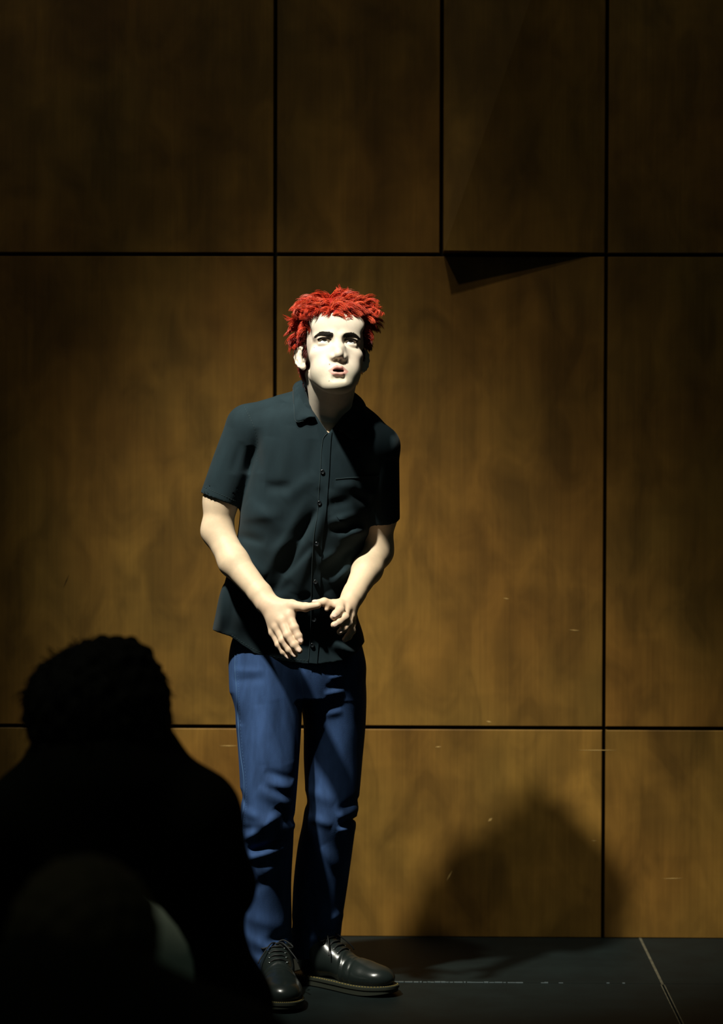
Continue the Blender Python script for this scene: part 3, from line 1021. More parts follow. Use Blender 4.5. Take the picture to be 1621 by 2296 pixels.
# ---- shirt
S = SDF()
sh_tab = [(905, 640, 800, 5.880, 0.084), (950, 575, 845, 5.890, 0.104), (1050, 562, 848, 5.898, 0.114), (1130, 542, 842, 5.91, 0.119), (1210, 531, 826, 5.925, 0.118),
          (1300, 506, 804, 5.955, 0.122), (1370, 488, 800, 5.985, 0.124), (1430, 474, 816, 6.005, 0.107), (1510, 470, 824, 6.012, 0.104)]
sh_rows = px_rows(sh_tab)
S.fn(*loft_fn(sh_rows, 2.7), k=0.0)
S.rc(P(700, 925, 5.885), P(560, 957, 5.885), 0.062, 0.052, 0.03)
S.rc(P(765, 940, 5.890), P(850, 1000, 5.835), 0.060, 0.047, 0.03)
S.rc(P(728, 935, 5.90), P(738, 900, 5.905), 0.070, 0.060, 0.03)

def sleeve(a, b, r1, r2):
    a = np.asarray(a, np.float32); b = np.asarray(b, np.float32)
    ax = (b - a); Ls = float(np.linalg.norm(ax)); ax = ax / Ls

    def f(p):
        pa = p - a
        t = pa @ ax
        tc = np.clip(t, 0, Ls + 0.05)
        q = pa - tc[:, None] * ax
        rc = np.sqrt(np.einsum('ij,ij->i', q, q)) - (r1 + (r2 - r1) * tc / Ls)
        pl = t - Ls
        return np.maximum(np.maximum(rc, pl), -np.maximum(rc + 0.0045, -(pl + 0.05)))
    return f, (a + b) / 2, Ls / 2 + max(r1, r2) + 0.01
SLh, SRh = P(492, 1121, 5.88), P(856, 1164, 5.900)
S.fn(*sleeve(P(556, 957, 5.885), SLh, 0.0515, 0.0480), k=0.014)
S.fn(*sleeve(P(850, 1001, 5.835), SRh, 0.0470, 0.0430), k=0.014)
# folds: (pixel, pixel, width on either side, height)
for f_ in [((722, 1120), (608, 1335), 0.010, 0.030, -0.012), ((706, 1215), (640, 1290), 0.008, 0.016, -0.008), ((715, 1140), (672, 1215), 0.007, 0.010, -0.006), ((700, 1330), (668, 1350), 0.007, 0.010, -0.006), ((560, 1120), (640, 1190), 0.014, 0.018, 0.004), ((720, 1090), (745, 1150), 0.008, 0.010, -0.005), ((752, 1090), (800, 1085), 0.010, 0.014, 0.004), ((790, 1100), (835, 1130), 0.010, 0.012, -0.004), ((760, 1165), (812, 1200), 0.010, 0.010, 0.005), ((600, 1240), (680, 1200), 0.014, 0.020, 0.004), ((545, 1260), (590, 1310), 0.010, 0.012, -0.005), ((745, 1095), (665, 1330), 0.014, 0.022, 0.008), ((700, 1110), (590, 1300), 0.022, 0.014, 0.007),
           ((712, 1060), (640, 1120), 0.018, 0.014, 0.004), ((598, 1090), (660, 1092), 0.012, 0.016, -0.006), ((540, 1160), (640, 1150), 0.020, 0.014, 0.005),
           ((535, 1200), (600, 1215), 0.014, 0.010, -0.005), ((530, 1240), (600, 1290), 0.014, 0.012, 0.005),
           ((735, 1170), (800, 1150), 0.010, 0.016, 0.006), ((740, 1185), (800, 1178), 0.010, 0.010, -0.008), ((760, 1205), (825, 1185), 0.010, 0.014, 0.007),
           ((720, 1290), (790, 1225), 0.012, 0.016, -0.008), ((712, 1260), (760, 1235), 0.012, 0.012, 0.005), ((745, 1310), (800, 1260), 0.012, 0.014, 0.008),
           ((690, 1340), (640, 1385), 0.012, 0.014, 0.005), ((660, 1300), (580, 1350), 0.014, 0.018, -0.006), ((735, 1325), (775, 1400), 0.016, 0.012, 0.006),
           ((745, 1440), (800, 1470), 0.010, 0.016, 0.010), ((735, 1452), (780, 1490), 0.014, 0.010, -0.003), ((530, 1330), (515, 1420), 0.016, 0.010, -0.003),
           ((500, 1310), (490, 1420), 0.012, 0.014, 0.006), ((560, 1350), (590, 1470), 0.020, 0.016, 0.006), ((580, 960), (585, 1060), 0.012, 0.012, -0.005),
           ((566, 1000), (556, 1062), 0.009, 0.013, -0.006), ((520, 960), (480, 1090), 0.014, 0.018, 0.004), ((545, 990), (525, 1062), 0.012, 0.010, -0.004),
           ((862, 1030), (850, 1150), 0.012, 0.010, 0.005), ((842, 1040), (838, 1105), 0.008, 0.010, -0.007), ((760, 1000), (840, 1070), 0.016, 0.020, 0.003),
           ((655, 955), (640, 1080), 0.020, 0.016, 0.004), ((610, 980), (600, 1080), 0.018, 0.016, 0.003), ((705, 985), (700, 1080), 0.016, 0.012, -0.003),
           ((830, 1200), (760, 1250), 0.010, 0.010, -0.005), ((735, 1130), (790, 1120), 0.012, 0.012, -0.005)]:
    S.fold(*f_)
# neck hole with the open V
S.rc(nb + np.array([0, 0.035, 0.065]), hl(0.0, 0.03, -0.06), 0.057, 0.058, 0.004, 's')
va = np.array(PXZ(736, 972, 5.78)); vl = np.array(PXZ(690, 905, 5.78)); vr = np.array(PXZ(790, 905, 5.78))
def vneck(p):
    x, z = p[:, 0], p[:, 2]
    def side(a, b):
        e = b - a
        n = np.array([e[1], -e[0]]) / np.linalg.norm(e)
        return (x - a[0]) * n[0] + (z - a[1]) * n[1]
    return np.maximum(np.maximum(-side(va, vl), side(va, vr)), np.maximum(p[:, 1] - 5.87, z - va[1] - 0.12))
S.fn(vneck, (va[0], 5.8, va[1] + 0.05), 0.13, 0.003, 's')
hem_px = [(470, 1417), (500, 1424), (515, 1428), (540, 1446), (570, 1466), (610, 1480), (660, 1488), (720, 1490), (770, 1484), (800, 1466), (825, 1436)]
hx = np.array([PXZ(a, b, 5.90) for a, b in hem_px])
def hemz(x):
    return np.interp(x, hx[:, 0], hx[:, 1]).astype(np.float32)
lf_in = loft_fn(sh_rows, 2.7, grow=-0.010)[0]
def hollow(p):
    return np.maximum(lf_in(p), p[:, 2] - (hemz(p[:, 0]) + 0.09))
S.fn(hollow, kind='s')
S.fn(lambda p: np.where(p[:, 2] < 1.0, hemz(p[:, 0]) - p[:, 2], -1.0), kind='i')
Vs, Qs = S.mesh((-0.55, 5.7, 0.72), (0.06, 6.2, 1.56), 0.003)
shirt = link('shirt', quads_mesh('shirt', Vs, Qs), M_shirt, man)
shirt['label'] = 'black short-sleeved button-up shirt'

def bvh(V, Q):
    return BVHTree.FromPolygons(V.tolist(), Q.tolist())
shirt_tree = bvh(Vs, Qs)
neck_ok = (Va[Qa[:, 0], 2] > 1.30)
neck_tree = bvh(Va, Qa[neck_ok])

def on_shirt(pxs, pys, lift=0.0, tree=None):
    """points on the front of a garment at photo pixels"""
    out = []
    for a, b in zip(pxs, pys):
        d = Vector(P(a, b, 1.0) - CAM).normalized()
        best = None
        for t in (tree or [shirt_tree]):
            h = t.ray_cast(Vector(CAM), d)
            if h[0] is not None and (best is None or h[3] < best):
                best = h[3]
        if best is None:
            best = out and (Vector(out[-1]) - Vector(CAM)).length or 5.9
        out.append(np.array(Vector(CAM) + d * (best - lift)))
    return np.array(out)

def patch(name, left, right, material, parent, lift=0.002, nv=60, nu=6, thick=0.003, tree=None):
    """cloth strip lying on the shirt between two pixel curves"""
    l = spline(left, nv); r = spline(right, nv)
    g = np.array([l + (r - l) * t for t in np.linspace(0, 1, nu)])         # nu, nv, 2
    w = on_shirt(g[..., 0].ravel(), g[..., 1].ravel(), lift, tree)
    w2 = w + np.array([0, thick, 0])
    V = np.vstack([w, w2]); n0 = nu * nv
    F = []
    idx = lambda i, j: i * nv + j
    for i in range(nu - 1):
        for j in range(nv - 1):
            F.append((idx(i, j), idx(i, j + 1), idx(i + 1, j + 1), idx(i + 1, j)))
            F.append((n0 + idx(i + 1, j), n0 + idx(i + 1, j + 1), n0 + idx(i, j + 1), n0 + idx(i, j)))
    rim = [idx(i, 0) for i in range(nu)] + [idx(nu - 1, j) for j in range(1, nv)] + [idx(i, nv - 1) for i in range(nu - 2, -1, -1)] + [idx(0, j) for j in range(nv - 2, 0, -1)]
    for a, b in zip(rim, rim[1:] + rim[:1]):
        F.append((a, b, n0 + b, n0 + a))
    o = link(name, py_mesh(name, V, F), material, parent)
    md = o.modifiers.new('edge', 'EDGE_SPLIT'); md.split_angle = math.radians(50)
    return o

def stitch(name, line, parent, material, lift=0.003, n=60, r=0.0006, tree=None, dash=None):
    l = spline(line, n)
    w = on_shirt(l[:, 0], l[:, 1], lift, tree)
    if dash:
        return link(name, py_mesh(name, *join([tube(w[i:i + 2], r, 4) for i in range(0, n - 1, 2)])), material, parent, smooth=False)
    return link(name, py_mesh(name, *tube(w, r, 5)), material, parent)

PL = [(734, 971), (724, 985), (720, 1020), (718, 1060), (715, 1100), (712, 1150), (704, 1200), (700, 1260), (698, 1320), (697, 1400), (691, 1486)]
PR = [(744, 968), (742, 988), (740, 1020), (738, 1060), (735, 1100), (731, 1150), (724, 1200), (720, 1260), (718, 1320), (717, 1400), (711, 1488)]
patch('placket', PL, PR, M_shirt, shirt, 0.0025, 90, 5)
stitch('placket_edge', PL, shirt, M_seam, 0.0032, 90, 0.0007)
for (bx_, by_) in ((723, 1058), (716, 1128), (710, 1220), (707, 1305), (704, 1390), (700, 1447)):
    c = on_shirt([bx_], [by_], 0.0032)[0]
    nsec = 20
    prof = [(0.0, -0.0012), (0.0030, -0.0012), (0.0036, -0.0020), (0.0050, -0.0020), (0.0056, -0.0008), (0.0054, 0.0012), (0, 0.0012)]
    V, F = [], []
    for (r_, y_) in prof:
        for k in range(nsec):
            a = 2 * math.pi * k / nsec
            V.append(c + np.array([r_ * math.cos(a), y_, r_ * math.sin(a)]))
    for i in range(len(prof) - 1):
        for k in range(nsec):
            F.append((i * nsec + k, i * nsec + (k + 1) % nsec, (i + 1) * nsec + (k + 1) % nsec, (i + 1) * nsec + k))
    link('button', py_mesh('button', V, F), M_button, shirt)
# chest pocket and seams
patch('pocket', [(752, 1072), (750, 1110), (752, 1150), (760, 1165)], [(850, 1066), (842, 1104), (834, 1140), (826, 1160)], M_shirt, shirt, 0.0022, 30, 24)
stitch('pocket_edge', [(752, 1074), (800, 1070), (848, 1068)], shirt, M_seam, 0.0034, 30, 0.0006)
stitch('shoulder_seam', [(548, 912), (560, 935), (572, 965), (578, 1000), (576, 1035)], shirt, M_seam, 0.0004, 40, 0.0006, dash=True)
stitch('sleeve_hem', [(458, 1092), (475, 1100), (500, 1111), (525, 1122), (534, 1125)], shirt, M_seam, 0.0004, 40, 0.0005, dash=True)
stitch('sleeve_hem', [(836, 1152), (850, 1153), (870, 1153), (888, 1150)], shirt, M_seam, 0.0004, 30, 0.0005, dash=True)
stitch('hem_seam', [(520, 1424), (545, 1441), (572, 1457), (610, 1471), (655, 1479), (690, 1481)], shirt, M_seam, 0.0004, 50, 0.0005, dash=True)

# collar: a folded strip that runs round the neck from tip to tip
def fr(px, py, lift):
    return tuple(on_shirt([px], [py], lift, [shirt_tree, neck_tree])[0])
yl = fr(705, 936, 0.010)[1]; yr = fr(750, 960, 0.010)[1]
yo = fr(668, 944, 0.006)[1]; yp = fr(800, 978, 0.006)[1]
def mixy(a, b, t):
    return a + (b - a) * t
top_ = [P(706, 936, yl), P(696, 912, mixy(yl, 5.85, 0.30)), P(687, 884, mixy(yl, 5.85, 0.68)), P(680, 859, 5.85), P(682, 851, 5.89), P(702, 852, 5.930), P(738, 858, 5.942), P(774, 868, 5.935), P(796, 886, 5.90),
        P(795, 906, mixy(5.90, yr, 0.35)), P(783, 928, mixy(5.90, yr, 0.62)), P(766, 946, mixy(5.90, yr, 0.85)), P(750, 961, yr)]
out_ = [P(684, 943, yo), P(663, 944, yo), P(659, 908, mixy(yo, 5.865, 0.45)), P(657, 874, 5.865), P(660, 876, 5.92), P(690, 884, 5.965), P(740, 892, 5.975), P(788, 900, 5.970), P(817, 912, 5.935),
        P(825, 932, mixy(5.935, yp, 0.4)), P(821, 956, mixy(5.935, yp, 0.75)), P(808, 978, yp), P(788, 986, yp)]
out_ = [np.array(fr(*q)) if q else np.array(o) for q, o in zip([None, None, (659, 908, 0.007)] + [None] * 6 + [(825, 932, 0.007), (821, 956, 0.007), None, None], out_)]
n_ = 90
ts, os_ = spline(top_, n_), spline(out_, n_)
rows_ = []
for i, t in enumerate(np.linspace(0, 1, 8)):
    m = ts * (1 - t) + os_ * t
    ctr = P(738, 905, 5.90)
    bul = (m - ctr); bul[:, 2] = 0; bul /= np.linalg.norm(bul, axis=1)[:, None]
    m = m + bul * (0.005 * math.sin(t * math.pi)) + np.array([0, 0, 0.004 * math.sin(t * math.pi)])
    rows_.append(m)
# inner stand going down inside the neck
_e = np.clip(np.minimum(np.linspace(0, 1, n_), np.linspace(1, 0, n_)) / 0.25 - 0.35, 0, 1)[:, None]
stand = ts + (np.array(P(738, 905, 5.90)) - ts) * np.array([0.05, 0.05, 0]) * _e + np.array([0, 0, -0.026]) * _e + np.array([0, 0.004, -0.003]) * (1 - _e)
rows_ = [stand, ts * 0.5 + stand * 0.5] + rows_
rows_ = np.array(rows_)
V = rows_.reshape(-1, 3); F = []
for i in range(len(rows_) - 1):
    for j in range(n_ - 1):
        F.append((i * n_ + j, i * n_ + j + 1, (i + 1) * n_ + j + 1, (i + 1) * n_ + j))
co = link('collar', py_mesh('collar', V, F), M_shirt, shirt)
md = co.modifiers.new('thick', 'SOLIDIFY'); md.thickness = 0.0026; md.offset = 0
link('collar_edge', py_mesh('collar_edge', *tube(os_[:n_ // 3] + np.array([0, -0.0014, 0]), 0.0007, 5)), M_seam, shirt)

# ---- jeans
J = SDF()
def leg_rows(tab):
    return px_rows([(py, c - r, c + r, y, b) for (py, c, r, y, b) in tab])
legL = leg_rows([(1400, 612, 74, 6.016, 0.096), (1450, 603, 85, 6.008, 0.101), (1540, 597, 83, 5.995, 0.106), (1620, 602, 74, 5.975, 0.094), (1700, 603, 68, 5.955, 0.084), (1780, 602, 63, 5.940, 0.074), (1840, 600, 60, 5.935, 0.068),
                 (1900, 598, 59, 5.955, 0.066), (1980, 596, 57, 5.985, 0.064), (2060, 597, 57, 6.005, 0.064), (2130, 598, 57, 6.015, 0.068), (2168, 598, 57, 6.015, 0.070)])
legR = leg_rows([(1400, 730, 62, 6.04, 0.098), (1450, 737, 74, 6.045, 0.106), (1540, 745, 76, 6.055, 0.105), (1620, 750, 70, 6.06, 0.094), (1700, 747, 66, 6.06, 0.084), (1780, 745, 61, 6.055, 0.074), (1840, 739, 60, 6.055, 0.069),
                 (1900, 729, 62, 6.075, 0.067), (1980, 719, 61, 6.095, 0.065), (2060, 711, 57, 6.11, 0.065), (2120, 706, 57, 6.115, 0.067), (2150, 705, 57, 6.115, 0.068)])
pel = px_rows([(1395, 540, 785, 6.03, 0.104), (1450, 519, 809, 6.03, 0.113), (1500, 515, 820, 6.03, 0.116), (1560, 530, 806, 6.03, 0.10)])
J.fn(*loft_fn(pel), k=0.0)
fL, cL, rL = loft_fn(legL); fR, cR, rR = loft_fn(legR)
J.fn(fL, cL, rL, 0.012)
J.fn(fR, cR, rR, 0.012)
for f_ in [((545, 1870), (645, 1800), 0.014, 0.012, 0.013), ((560, 1893), (650, 1868), 0.009, 0.012, -0.016), ((548, 1915), (650, 1878), 0.010, 0.014, 0.011), ((545, 1850), (600, 1835), 0.010, 0.012, -0.008),
           ((600, 1735), (665, 1755), 0.014, 0.012, 0.008), ((585, 1750), (655, 1790), 0.010, 0.018, 0.009), ((625, 1790), (662, 1840), 0.010, 0.012, -0.010), ((640, 1800), (664, 1850), 0.006, 0.008, 0.007),
           ((600, 1712), (660, 1740), 0.012, 0.010, -0.006), ((545, 1800), (600, 1820), 0.012, 0.014, 0.006), ((540, 1760), (560, 1800), 0.010, 0.010, -0.005), ((580, 1950), (640, 1920), 0.016, 0.014, 0.006),
           ((560, 1990), (600, 1960), 0.014, 0.014, -0.005), ((545, 2090), (640, 2130), 0.014, 0.016, 0.007), ((590, 2110), (655, 2085), 0.014, 0.012, -0.007), ((560, 2140), (650, 2150), 0.010, 0.012, 0.006),
           ((545, 2045), (640, 2070), 0.02, 0.016, 0.004), ((520, 1550), (545, 1620), 0.010, 0.012, -0.006), ((525, 1520), (600, 1512), 0.008, 0.010, -0.003), ((525, 1498), (600, 1495), 0.008, 0.008, 0.003),
           ((620, 1560), (650, 1700), 0.016, 0.014, -0.004), ((585, 1570), (600, 1700), 0.022, 0.016, 0.004),
           ((740, 1515), (780, 1508), 0.006, 0.008, 0.005), ((732, 1535), (778, 1528), 0.006, 0.008, -0.004), ((728, 1552), (775, 1545), 0.007, 0.008, 0.005), ((722, 1575), (770, 1565), 0.008, 0.010, -0.004), ((720, 1600), (770, 1590), 0.009, 0.010, 0.004),
           ((760, 1815), (805, 1795), 0.010, 0.010, -0.007), ((755, 1832), (803, 1815), 0.010, 0.010, 0.010), ((760, 1850), (800, 1842), 0.007, 0.007, -0.012), ((755, 1862), (797, 1858), 0.008, 0.010, 0.008), ((690, 1830), (745, 1850), 0.012, 0.012, 0.006), ((690, 1770), (750, 1800), 0.016, 0.016, 0.005),
           ((680, 1780), (700, 1840), 0.008, 0.010, -0.006), ((720, 1900), (760, 1960), 0.018, 0.012, 0.005), ((735, 2075), (765, 2060), 0.012, 0.014, 0.007), ((700, 2090), (758, 2085), 0.010, 0.012, -0.005), ((660, 2120), (750, 2105), 0.010, 0.014, 0.006)]:
    J.fold(*f_, Y=6.0)
zl = P(600, 2158, 6.03)[2]; zr = P(700, 2138, 6.07)[2]
fLi, fRi = loft_fn(legL, grow=-0.004)[0], loft_fn(legR, grow=-0.004)[0]
J.fn(lambda p: np.maximum(fLi(p), p[:, 2] - zl - 0.06), kind='s')
J.fn(lambda p: np.maximum(fRi(p), p[:, 2] - zr - 0.06), kind='s')
xm = float((P(655, 2140, 6.05))[0])
def cuffcut(p):
    tilt = np.where(p[:, 0] < xm, zl + 0.02 * (p[:, 0] - xm) + 0.25 * (p[:, 1] - 6.015), zr + 0.20 * (p[:, 0] - xm - 0.06) + 0.10 * (p[:, 1] - 6.115))
    return tilt - p[:, 2]
J.fn(cuffcut, kind='i')
Vj, Qj = J.mesh((-0.52, 5.84, 0.02), (0.02, 6.22, 0.98), 0.003)
jeans = link('jeans', quads_mesh('jeans', Vj, Qj), M_denim, man)
jeans_tree = bvh(Vj, Qj)
jeans['label'] = 'blue denim jeans, creased at the knees'
SEAM = [(524, 1432), (527, 1470), (527, 1500), (530, 1540), (532, 1580), (535, 1640), (539, 1690), (546, 1740), (548, 1790), (544, 1830), (541, 1870), (543, 1910)]
stitch('side_seam', SEAM, jeans, M_dseam, 0.0012, 130, 0.0011, tree=[jeans_tree])
stitch('side_stitch', [(x + 5, y) for x, y in SEAM], jeans, M_dseam, 0.0005, 150, 0.0006, tree=[jeans_tree], dash=True)
stitch('fly_seam', [(672, 1492), (676, 1530), (682, 1570), (684, 1600)], jeans, M_dseam, 0.0006, 40, 0.0007, tree=[jeans_tree])
stitch('pocket_seam', [(792, 1488), (786, 1500), (778, 1512)], jeans, M_dseam, 0.0006, 20, 0.0007, tree=[jeans_tree])

# ---- shoes (modelled with the toe along +x, standing on z = 0)
U = SDF()
U.el((0.215, 0.003, 0.040), (0.074, 0.046, 0.029), None, 0.0)
U.rc((0.20, 0.0, 0.038), (0.10, 0.0, 0.066), 0.035, 0.036, 0.03)
U.rc((0.11, 0.0, 0.070), (0.060, 0.0, 0.105), 0.037, 0.036, 0.02)
U.el((0.058, 0.0, 0.062), (0.058, 0.034, 0.055), None, 0.025)
U.rc((0.050, 0, 0.080), (0.050, 0, 0.118), 0.037, 0.036, 0.02)
U.el((0.248, 0.002, 0.040), (0.036, 0.038, 0.025), None, 0.015)
U.fn(lambda p: 0.021 - p[:, 2], kind='i', k=0.003)
U.fn(lambda p: p[:, 2] - 0.122, kind='i', k=0.004)
U.rc((0.052, 0, 0.10), (0.052, 0, 0.16), 0.031, 0.031, 0.003, 's')
def ridge2(xa, xb, amp, w, sgn):
    pass
U.fn(lambda p: 0.0022 * np.exp(-((p[:, 0] - 0.150 - 0.25 * np.abs(p[:, 1])) / 0.004) ** 2), (0.15, 0, 0.06), 0.1, kind='d')   # edge of the quarters
U.fn(lambda p: -0.0020 * np.exp(-((p[:, 0] - 0.185 + 0.15 * p[:, 1]) / 0.004) ** 2) - 0.0018 * np.exp(-((p[:, 0] - 0.172 - 0.1 * p[:, 1]) / 0.004) ** 2), (0.18, 0, 0.06), 0.1, kind='d')   # walking creases
Vu, Qu = U.mesh((-0.02, -0.07, 0.015), (0.32, 0.07, 0.14), 0.0025)
up_me = quads_mesh('shoe', Vu, Qu)
# sole outline
so = spline([(-0.006, 0.0), (0.0, 0.026), (0.035, 0.037), (0.09, 0.036), (0.14, 0.038), (0.20, 0.051), (0.25, 0.050), (0.288, 0.030), (0.300, 0.004),
             (0.290, -0.024), (0.25, -0.046), (0.20, -0.050), (0.14, -0.042), (0.09, -0.037), (0.035, -0.037), (0.0, -0.026), (-0.006, 0.0)], 97)[:-1]
def sole_mesh():
    V, F = [], []
    lv = [(0.0, -0.004), (0.003, 0.0), (0.015, 0.0), (0.0165, 0.0025), (0.0225, 0.0025), (0.0235, 0.0)]
    c = np.array([0.15, 0])
    for (z, g) in lv:
        for q in so:
            n = (q - c) * np.array([0.4, 1.0]); n = n / (np.linalg.norm(n) + 1e-9)
            sp = 0.010 * max(0, (q[0] - 0.22) / 0.08) ** 2 if z < 0.0158 else 0.004 * max(0, (q[0] - 0.22) / 0.08) ** 2
            V.append((q[0] + n[0] * g, q[1] + n[1] * g, z + sp * 1.0))
    m = len(so)
    for i in range(len(lv) - 1):
        for k in range(m):
            F.append((i * m + k, i * m + (k + 1) % m, (i + 1) * m + (k + 1) % m, (i + 1) * m + k))
    F.append(tuple(range(m - 1, -1, -1)))
    F.append(tuple(range((len(lv) - 1) * m, len(lv) * m)))
    return py_mesh('sole', V, F)
sole_me = sole_mesh()
wp = []
for k in range(0, len(so), 1):
    q = so[k]; q2 = so[(k + 1) % len(so)]
    n = (q - np.array([0.15, 0])) * np.array([0.4, 1.0]); n /= np.linalg.norm(n)
    z = 0.0240 + 0.004 * max(0, (q[0] - 0.22) / 0.08) ** 2
    a = np.array([q[0] - n[0] * 0.0015, q[1] - n[1] * 0.0015, z]); b = np.array([q2[0] - n[0] * 0.0015, q2[1] - n[1] * 0.0015, z])
    wp.append(tube([a, a + (b - a) * 0.62], 0.0011, 5))
wst_me = py_mesh('welt_stitch', *join(wp))
def top_z(x, y):
    z = np.full(1, 0.2, np.float32)
    for _ in range(80):
        z = z - np.clip(U.ev(np.array([[x, y, z[0]]], np.float32)), -0.01, 0.02) * 0.7
    return float(z[0])
lace_parts = []; eye_spots = []
for i, x in enumerate((0.090, 0.103, 0.116, 0.129, 0.142)):
    w_ = 0.017 + 0.001 * i
    zA = top_z(x, -w_); zB = top_z(x, w_); zm = top_z(x + 0.004, 0)
    pts = spline([(x, -w_, zA), (x + 0.002, -w_ * 0.5, top_z(x + 0.002, -w_ * 0.5) + 0.0025), (x + 0.004, 0, zm + 0.003), (x + 0.002, w_ * 0.5, top_z(x + 0.002, w_ * 0.5) + 0.0025), (x, w_, zB)], 15)
    lace_parts.append(tube(pts, 0.0023, 6))
    for yy, z in ((-w_, zA), (w_, zB)):
        eye_spots.append((x, yy, z + 0.0006))
zb = top_z(0.088, 0)
for s in (-1, 1):      # bow
    lace_parts.append(tube(spline([(0.088, 0, zb + 0.004), (0.085, s * 0.018, zb + 0.009), (0.095, s * 0.038, zb - 0.004), (0.104, s * 0.030, zb - 0.006), (0.090, 0, zb + 0.003)], 24), 0.0020, 6))
    lace_parts.append(tube(spline([(0.088, 0, zb + 0.004), (0.105, s * 0.016, zb + 0.004), (0.130, s * 0.040, zb - 0.022), (0.136, s * 0.048, zb - 0.036)], 18), 0.0017, 6))
lace_me = py_mesh('lace', *join(lace_parts)); eyelet_me = py_mesh('eyelet', *tube([(0.0030 * math.cos(q), 0.0030 * math.sin(q), 0) for q in np.linspace(0, 2 * math.pi, 13)], 0.0008, 5, False))

def floor_pt(px, py):
    d = P(px, py, 1.0) - CAM
    return CAM + d * (CAM[2] / -d[2])
for (toe, heel, lab) in ((floor_pt(884, 2236), floor_pt(661, 2196), 'black leather lace-up shoe turned to the side'), (floor_pt(636, 2275), floor_pt(597, 2166), 'black leather lace-up shoe pointing to the front')):
    v = toe - heel
    ang = math.atan2(v[1], v[0])
    u_ = np.array([math.cos(ang), math.sin(ang), 0])
    org = toe - u_ * 0.300
    sh = link('shoe', up_me, M_leather, man, loc=(org[0], org[1], 0.0), rotz=ang)
    sh['label'] = lab
    for nm, me, mm in (('sole', sole_me, M_sole), ('welt_stitch', wst_me, M_wstitch), ('lace', lace_me, M_lace)):
        o = link(nm, me, mm, sh)
        if nm == 'sole':
            md = o.modifiers.new('edge', 'EDGE_SPLIT'); md.split_angle = math.radians(40)
    for q in eye_spots:
        link('eyelet', eyelet_me, M_eyelet, sh, loc=q)

# ================================================================== the audience in the foreground
FZ = -0.25
def rcp(D, a, b, r1, r2, k=0.03):
    D.rc(a, b, r1, r2, k)

def fringe(parts, c, rad, n, length, seedv, down=0.6, lowz=-0.4):
    g = np.random.default_rng(seedv)
    for _ in range(n):
        v = g.normal(0, 1, 3); v /= np.linalg.norm(v)
        if v[2] < lowz:
            continue
        a = np.array(c) + v * np.array(rad) * 0.97
        d = v * 0.6 + np.array([0, 0, -down]) + g.normal(0, 0.35, 3)
        d /= np.linalg.norm(d)
        l = length * g.uniform(0.4, 1.2)
        m = a + d * l * 0.5
        parts.append(tube([a, m + g.normal(0, 0.003, 3), a + d * l + np.array([0, 0, -0.3 * l])], [0.0016, 0.0013, 0.0004], 3, False))

# ---- seated person before the stage
Y1 = 4.0
p1 = empty('person', (P(250, 2000, Y1)[0], Y1, FZ), 'dark silhouette of a seated spectator with bushy hair, seen from behind before the performer', 'person')
W1 = SDF()      # coat
nk = P(235, 1700, Y1)
W1.rc(P(235, 1735, Y1), P(240, 2300, Y1 + 0.06), 0.125, 0.150, 0.0)
W1.rc(P(165, 1765, Y1), P(80, 1830, Y1), 0.070, 0.076, 0.05)
W1.rc(P(310, 1748, Y1), P(425, 1835, Y1), 0.066, 0.080, 0.05)
W1.rc(P(425, 1835, Y1), P(482, 1985, Y1 + 0.05), 0.078, 0.066, 0.03)
W1.rc(P(482, 1985, Y1 + 0.05), P(470, 2120, Y1 + 0.26), 0.062, 0.048, 0.02)
W1.rc(P(80, 1830, Y1), P(10, 2000, Y1 + 0.05), 0.076, 0.064, 0.03)
W1.rc(P(10, 2000, Y1 + 0.05), P(60, 2120, Y1 + 0.26), 0.062, 0.048, 0.02)
W1.rc(P(235, 1690, Y1 + 0.01), P(235, 1760, Y1), 0.085, 0.11, 0.05)
W1.rc(P(330, 2120, Y1 + 0.08), P(480, 2260, Y1 + 0.12), 0.10, 0.10, 0.05)
W1.rc(P(480, 2150, Y1 + 0.12), P(505, 2330, Y1 + 0.14), 0.055, 0.068, 0.03)
W1.rc(P(150, 2150, Y1 + 0.1), P(80, 2300, Y1 + 0.1), 0.10, 0.11, 0.05)
V, Q = W1.mesh((-1.0, 3.7, 0.1), (0.1, 4.5, 1.0), 0.008)
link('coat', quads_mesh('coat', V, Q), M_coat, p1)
hd = SDF()      # body: head, neck, hands, legs
hcen = P(222, 1600, Y1 + 0.02)
hd.el(hcen, (0.074, 0.095, 0.105), None, 0.0)
hd.rc(hcen, P(235, 1740, Y1), 0.05, 0.055, 0.03)
hd.rc(P(235, 1760, Y1), (P(240, 2300, Y1)[0], Y1 + 0.04, 0.30), 0.09, 0.11, 0.03)
bx = p1.location.x
